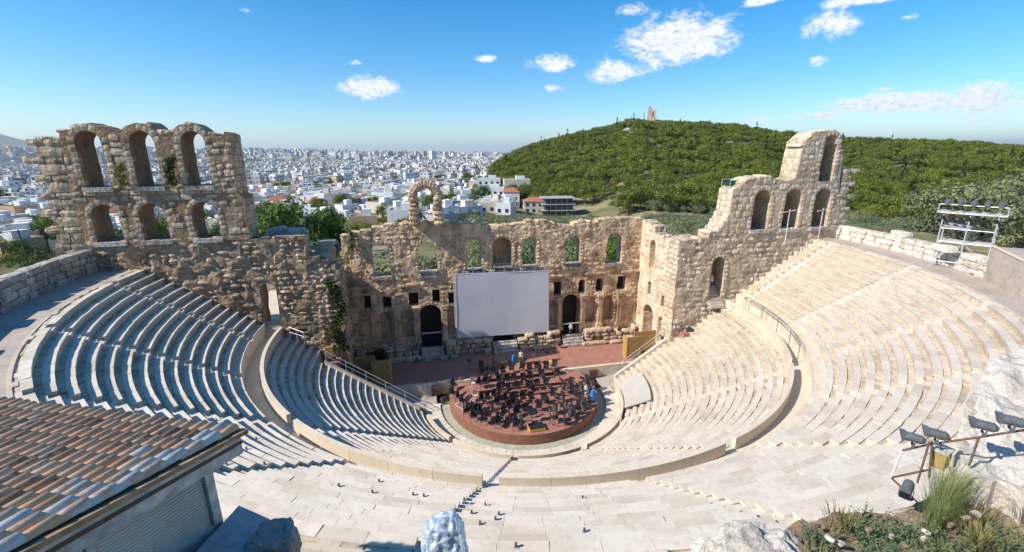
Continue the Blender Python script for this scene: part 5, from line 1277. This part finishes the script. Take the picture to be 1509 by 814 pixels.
for i,(x,y,h,l) in enumerate([(-3.05,-36.75,.85,'tall airy green grass tuft'),(-2.75,-36.6,.75,'second green grass tuft leaning on the rock slope'),(-3.3,-36.85,.5,'short green grass tuft')]): tuft('grass_tuft',l+' under the floodlight rail',(x,y,20.1),230,h,.16,L_GRASS,.0028,.6,seed=i)
for i,(x,y,h,l) in enumerate([(-2.75,-36.95,.3,'dry yellow grass patch below the green tuft'),(-3.3,-37.3,.25,'dry grass patch between the shrubs'),(-4.35,-36.6,.18,'thin dry grass on the edge of the soil bank'),(-2.2,-37.2,.3,'dry twiggy grass at the foot of the rock slope'),(-6.55,-37.05,.15,'tiny green weed at the left foot of the large pale boulder'),(-5.2,-37.1,.2,'dry grass right of the large pale boulder')]): tuft('dry_grass',l,(x,y,20.05+(.2 if y<-37.1 else 0)),170,h,.26,L_DRY if i!=4 else L_GRASS,.006,.8,seed=i+9)
s=M(); r=random.Random(8)
for i in range(2600):
    x=r.uniform(-5.6,-1.4); y=r.uniform(-38.2,-36.45); z=19.95+max(0,(-36.6-y))*.45+max(0,x+3)*.12; L_=r.uniform(.04,.16); a=r.uniform(0,6.3)
    if noise.noise(Vector((x*1.3,y*1.3,2)))<.12: continue
    s.add([(x-.005,y,z),(x+.005,y,z),(x+math.cos(a)*L_*.6,y+math.sin(a)*L_*.6,z+L_)],[(0,1,2)],r.random()*.9+.01)
s.build('ground_cover',L_DRY,kind='stuff',label='thin dry grass and weeds covering the soil bank',cat='ground cover')
# rail and floodlights
rail=thing('light_rail','rusty pipe rail carrying the floodlights at the right edge','rail')
Rp=[Vector((-2.75,-35.95,20.47)),Vector((-2.5,-36.12,20.66)),Vector((-2.18,-36.42,20.93)),Vector((-1.9,-36.62,21.12)),Vector((-1.2,-37.1,21.5))]
for a,b in zip(Rp,Rp[1:]): s=M(); s.tube(a,b,.015,6); s.build('pipe',M_RUST,rail)
low=[Vector((-2.98,-36.05,20.12)),Vector((-2.5,-36.2,20.3))]
for a,b,m_ in ((Rp[0],low[0],M_GALV),(low[0],low[1],M_RUST),(Rp[1]+Vector((-.0,0,.05)),Vector((-2.5,-36.2,20.15)),M_RUST),(Rp[1]+Vector((-.05,0,.05)),Vector((-2.7,-36.2,20.1)),M_RUST),(Rp[2],Rp[2]+Vector((-.02,0,-.45)),M_RUST),(low[0],Vector((-2.75,-36.35,19.85)),M_RUST)): s=M(); s.tube(a,b,.014,6); s.build('upright' if m_ is not M_GALV else 'white_strut',m_,rail)
def flood(label,loc,rz,tilt=.15,sc_=1.):
    t=thing('floodlight',label,'floodlight',loc,rz); t.scale=(sc_,)*3
    s=M(); s.tube((-.16,0,.2),(.14,0,.2-tilt*.1),.1,14,.095); s.tube((.14,0,.2-tilt*.1),(.2,0,.19-tilt*.1),.095,14,.05); s.build('housing',M_LAMP,t,False)
    s=M(); z=.2+tilt*.05; s.hexa([(-.19,-.09,z-.10),(-.14,-.085,z-.09),(-.14,.085,z-.09),(-.19,.09,z-.10),(-.25,-.09,z+.09),(-.14,-.085,z+.085),(-.14,.085,z+.085),(-.25,.09,z+.09)]); s.build('front_hood',M_LAMP,t)
    s=M(); s.box((-.222,0,z-.005),(.008,.17,.19),0,0,0,-.3); s.build('lens_frame',M_DKMET,t)
    for sy in (-1,1): s=M(); s.box((.02,sy*.115,.1),(.03,.012,.22)); s.build('bracket_arm',M_LAMP,t)
    s=M(); s.box((.02,0,.0),(.05,.25,.02)); s.tube((.02,0,-.06),(.02,0,0),.02,6); s.build('bracket_base',M_LAMP,t)
    for i in range(5): s=M(); s.tube((-.1+i*.055,0,.2),(-.09+i*.055,0,.2),.1012,14); s.build('cooling_fin',M_LAMP,t)
    return t
FL=['leftmost of the four grey floodlights on the rusty rail','second grey floodlight from the left on the rusty rail','third grey floodlight from the left on the rusty rail','rightmost grey floodlight on the rusty rail, at the picture edge']
for (p,l) in zip([Vector((-2.66,-35.99,20.57)),Vector((-2.47,-36.13,20.7)),Vector((-2.14,-36.42,20.98)),Vector((-1.97,-36.58,21.13))],FL): flood(l,tuple(p),-.8,sc_=.66)
flood('single dark floodlight low on the rock below the rail',(-3.42,-36.55,20.3),.5,-.6,.62)
t=thing('junction_box','tan box standing under the floodlight rail','box',(-2.3,-36.15,20.3),.3); s=M(); s.box((0,0,.12),(.22,.16,.26)); s.build('box_body',M_WOOD,t); s=M(); s.box((0,0,.26),(.25,.19,.03)); s.build('box_lid',M_WHITEW,t)

# ---------------------------------------------------------------- right rim: scaffold, block, green mat
t=thing('scaffold_tower','white scaffold tower with a row of lamps on the right upper path','scaffold',(33.6,-12.9,15.33),R(-63))
Wd,Dd,Hh=3.1,1.5,4.4
for i in (-1,0,1):
    for j in (-1,1):
        lean=.0; s=M(); s.tube((i*Wd/2,j*Dd/2,0),(i*Wd/2,j*Dd/2,Hh+(.0)),.05,6); s.build('upright',M_GALV,t)
for z in (.5,1.3,2.1,3.2,4.4):
    for j in (-1,1): s=M(); s.tube((-Wd/2,j*Dd/2,z),(Wd/2,j*Dd/2,z),.035,5); s.build('ledger',M_GALV,t)
    for i in (-1,1): s=M(); s.tube((i*Wd/2,-Dd/2,z),(i*Wd/2,Dd/2,z),.035,5); s.build('transom',M_GALV,t)
for a,b in (((-Wd/2,-Dd/2,.5),(0,-Dd/2,2.1)),((0,-Dd/2,2.1),(Wd/2,-Dd/2,.5)),((-Wd/2,-Dd/2,2.1),(0,-Dd/2,.5)),((Wd/2,-Dd/2,.5),(Wd/2,Dd/2,2.1)),((Wd/2,-Dd/2,2.1),(Wd/2,Dd/2,4.4))): s=M(); s.tube(a,b,.03,5); s.build('brace',M_GALV,t)
s=M(); s.box((0,0,4.46),(Wd+.9,Dd+.3,.1)); s.build('top_deck',M_WHITEW,t); s=M(); s.box((0,0,2.15),(Wd,Dd,.07)); s.build('lower_deck',M_WHITEW,t)
s=M(); s.tube((-Wd/2-.4,-Dd/2,5.1),(Wd/2+.4,-Dd/2,5.1),.035,5); s.tube((-Wd/2-.4,-Dd/2,4.5),(-Wd/2-.4,-Dd/2,5.1),.035,5); s.tube((Wd/2+.4,-Dd/2,4.5),(Wd/2+.4,-Dd/2,5.1),.035,5); s.build('guard_rail',M_GALV,t)
for i in range(5): s=M(); s.tube((-1.5+i*.75,-.9,5.2),(-1.5+i*.75,-.4,5.35),.16,8,.2); s.build('lamp',M_LAMP,t)
for i in range(7): s=M(); s.tube((-1.6+i*.5,-.9,4.15),(-1.3+i*.5,-.5,3.7),.13,7,.1); s.build('hanging_lamp',M_DKMET,t)
s=M(); s.box((-.6,0,3.4),(1.6,1.2,.04),0,0,.4,.2); s.build('dark_sheet',M_BLUEB,t)
t=thing('concrete_block','plain grey concrete parapet block at the right edge above the path','block',(30.9,-18.6,15.3),R(-38)); s=M(); s.hexa([(-1.1,-2.6,0),(1.1,-2.6,0),(1.1,2.6,0),(-1.1,2.6,0),(-1.1,-2.6,2.3),(1.1,-2.6,2.3),(1.1,2.6,2.5),(-1.1,2.6,2.5)]); s.build('block_body',M_PATH,t); s=M(); s.box((-1.1,0,2.47),(.14,5.3,.12),0,0,.04); s.build('block_kerb',M_PARA,t)
s=M()
for i in range(12): a=i*PI/6; b=(i+1)*PI/6; s.add([(math.cos(a),math.sin(a)*.5,.03),(math.cos(b),math.sin(b)*.5,.03),(math.cos(b)*.86,math.sin(b)*.4,.1),(math.cos(a)*.86,math.sin(a)*.4,.1),(0,0,.06)],[(0,1,2,3),(3,2,4)])
s.build('green_mat',plain('green_tarpaulin',(.01,.22,.10),.6),label='bright green tarpaulin lying on the path beside the scaffold tower',cat='tarpaulin',loc=(32.9,-15.3,15.34),rot=(0,0,-.9),)
# small lamp poles by the right arches
for i,(x,z) in enumerate(((28.2,16.6),(32.3,16.4))):
    t=thing('lamp_pole','thin white pole with crossbar in front of the %s dark arch of the right wall'%('middle' if i==0 else 'right'),'pole',(x,-.6,15.2)); s=M(); s.tube((0,0,0),(0,0,3.6),.05,6); s.build('pole',M_WHITEW,t); s=M(); s.tube((-.7,0,3.3),(.7,0,3.5),.05,6); s.build('crossbar',M_WHITEW,t)
# green guard rail on the right crest
t=thing('green_guard','small green mesh guard on the crest left of the right arches','guard rail',(22.2,1.2,20.9)); s=M()
for x in (-1,0,1): s.tube((x,0,0),(x,0,1.),.03,5)
s.tube((-1,0,1.),(1,0,1.),.03,5); s.build('rail_frame',M_GALV,t); s=M(); s.box((.2,.05,.55),(1.6,.02,.6)); s.build('green_mesh',plain('green_netting',(.02,.16,.10),.8),t)
# left fence and gate
t=thing('chain_fence','dark chain-link fence with steel posts at the far left','fence'); M_WIRE=plain('fence_wire',(.06,.065,.07),.6)
FP=[(-37.3,2.2),(-39.4,.6),(-41.6,-1.2),(-43.8,-3.2),(-46,-5.4),(-48,-8)]
s=M()
for (a,b) in FP: p=M(); p.tube((a,b,16.4),(a,b,19.2),.05,6); p.build('fence_post',M_WIRE,t)
for (a,b),(c_,d_) in zip(FP,FP[1:]):
    p=M(); p.tube((a,b,19.1),(c_,d_,19.1),.03,5); p.tube((a,b,17.),(c_,d_,17.),.03,5); p.build('fence_rail',M_WIRE,t)
    for k in range(16):
        f=k/16; x0,y0=a+(c_-a)*f,b+(d_-b)*f; g2=min(1,f+.55); x1,y1=a+(c_-a)*g2,b+(d_-b)*g2
        s.tube((x0,y0,17.),(x1,y1,17.+2.1*(g2-f)/.55),.008,3); s.tube((x0,y0,19.1),(x1,y1,19.1-2.1*(g2-f)/.55),.008,3)
s.build('wire_mesh',M_WIRE,t,kind='stuff')
# plants on the ruins
def ivy(name,label,x,y,z0,z1,w_,mat,n,seed,dep=.25):
    r=random.Random(seed); s=M()
    for i in range(n):
        z=r.uniform(z0,z1); p=Vector((r.gauss(0,w_*.45)+.3*math.sin(z*1.3),-r.uniform(0,dep),z)); d=Vector((r.gauss(0,1),r.gauss(-.6,1),r.gauss(0,1))).normalized(); a=d.orthogonal().normalized()*.13; b=d.cross(a).normalized()*.1
        s.add([tuple(p-a),tuple(p+b),tuple(p+a),tuple(p-b)],[(0,1,2,3)],r.random()*.6+.01)
    t=thing(name,label,'plant',(x,y,0)); s.build('foliage',mat,t); s=M(); s.tube((0,0,z0),(0,-.1,z1),.03,4); s.build('stem',M_BARK,t)
ivy('climbing_plant','dark ivy strip climbing the end of the left front wall beside the stage',-17.35,1.7,6.5,13.6,.75,L_IVY,900,1,.5)
ivy('hanging_plant','pale green tuft hanging between the first and second upper arch of the left tower',-32.2+.05,1.72,22.3,24.,.35,L_DRY,130,2)
ivy('hanging_plant','green tuft hanging between the second and third upper arch of the left tower',-28.6,1.72,22.2,24.5,.4,L_IVY,200,3)
ivy('hanging_plant','pale green plant on the left end of the stage wall crest',-16.9,10.5,14.4,16.6,.5,L_BUSH,240,4)
ivy('hanging_plant','small green plant on the low plinth end of the left front wall',-17.5,1.65,4.2,5.4,.5,L_BUSH,120,5)
for i,(x,y,z,l) in enumerate(((-37.2,2.9,25.75,'dry grass growing on top of the toothed pier'),(-38.6,-4.,17.,'yellow-green grass patch behind the left rim wall'),(-38.6,-8.,17.,'green grass patch behind the left rim wall near the fence'))): tuft('dry_grass',l,(x,y,z),260,.35 if i==0 else .5,1.1,L_DRY if i<2 else L_GRASS,.02,.5,seed=i+30)
# bush in the dark pit at the left foot of the stage wall
ivy('dark_bush','dark round bush at the left foot of the stage wall',-14.8,9.6,1.3,2.8,1.1,L_IVY,500,8,.7)
# black loudspeakers on the plinths
for i,(x,y,z,l) in enumerate(((-10.6,8.7,1.3,'left of the left stage door'),(-6.9,8.4,1.3,'right of the left stage door'),(6.6,8.5,1.6,'left of the right stage door'),(14.8,9.3,2.6,'on the plinth at the right end'),(-12.6,8.9,1.3,'beside the dark bush'))):
    t=thing('floor_lamp','small black stage lamp '+l,'stage lamp',(x,y,z)); s=M(); s.tube((0,0,.2),(0,-.25,.35),.2,8,.24); s.build('lamp_head',M_BLACK,t); s=M(); s.box((0,0,.06),(.4,.4,.12)); s.build('lamp_base',M_DKMET,t)
# rails by the side doors
for i,(x,y,z,dx,dy,l) in enumerate(((-21.6,1.2,8.45,1.4,-.9,'left'),(20.2,-.6,8.3,2.6,-1.2,'right'))):
    t=thing('door_railing','short grey railing by the %s front wall doorway'%l,'railing',(x,y,z)); s=M(); s.tube((0,0,1.),(dx,dy,.7),.03,5); s.tube((0,0,.5),(dx,dy,.3),.02,5); s.build('handrail',M_GALV,t)
    for k in range(3): s=M(); s.tube((dx*k/2,dy*k/2,-.4),(dx*k/2,dy*k/2,1.-.15*k),.03,5); s.build('rail_post',M_GALV,t)
# seat pads and loose wedges on the marble near the hut, seen as small grey blocks
qq=random.Random(31)
for i in range(26):
    a=R(qq.uniform(-50,-8)); r=qq.choice([UP0+UPP*k+.2 for k in range(2,13)]); z=UPZ+UPR*round((r-.2-UP0)/UPP)
    t=thing('seat_anchor','small dark metal anchor stub standing up on an upper marble row','anchor',(r*math.sin(a),-r*math.cos(a),z),a,'metal anchor stubs on the marble rows'); s=M(); s.box((0,0,.07),(.06,.05,.16)); s.build('stub',M_RUST,t); s=M(); s.box((0,0,.012),(.13,.1,.02)); s.build('plate',M_GALV,t)
#@@HAZE
HZ=True
if HZ:
    s=M(); s.box((0,0,270),(90000,90000,610)); m=bpy.data.materials.new('haze'); m.use_nodes=True; nt=m.node_tree; nt.nodes.clear()
    o_=nt.nodes.new('ShaderNodeOutputMaterial'); v=nt.nodes.new('ShaderNodeVolumePrincipled'); v.inputs['Color'].default_value=(.85,.93,1,1); v.inputs['Density'].default_value=4.2e-5; v.inputs['Anisotropy'].default_value=.2
    nt.links.new(v.outputs[0],o_.inputs['Volume']); s.build('haze',m,kind='stuff')
for o in sc.objects:
    if o.get('label') and len(o['label'].split())>16: print('LONG',o.name,o['label'])
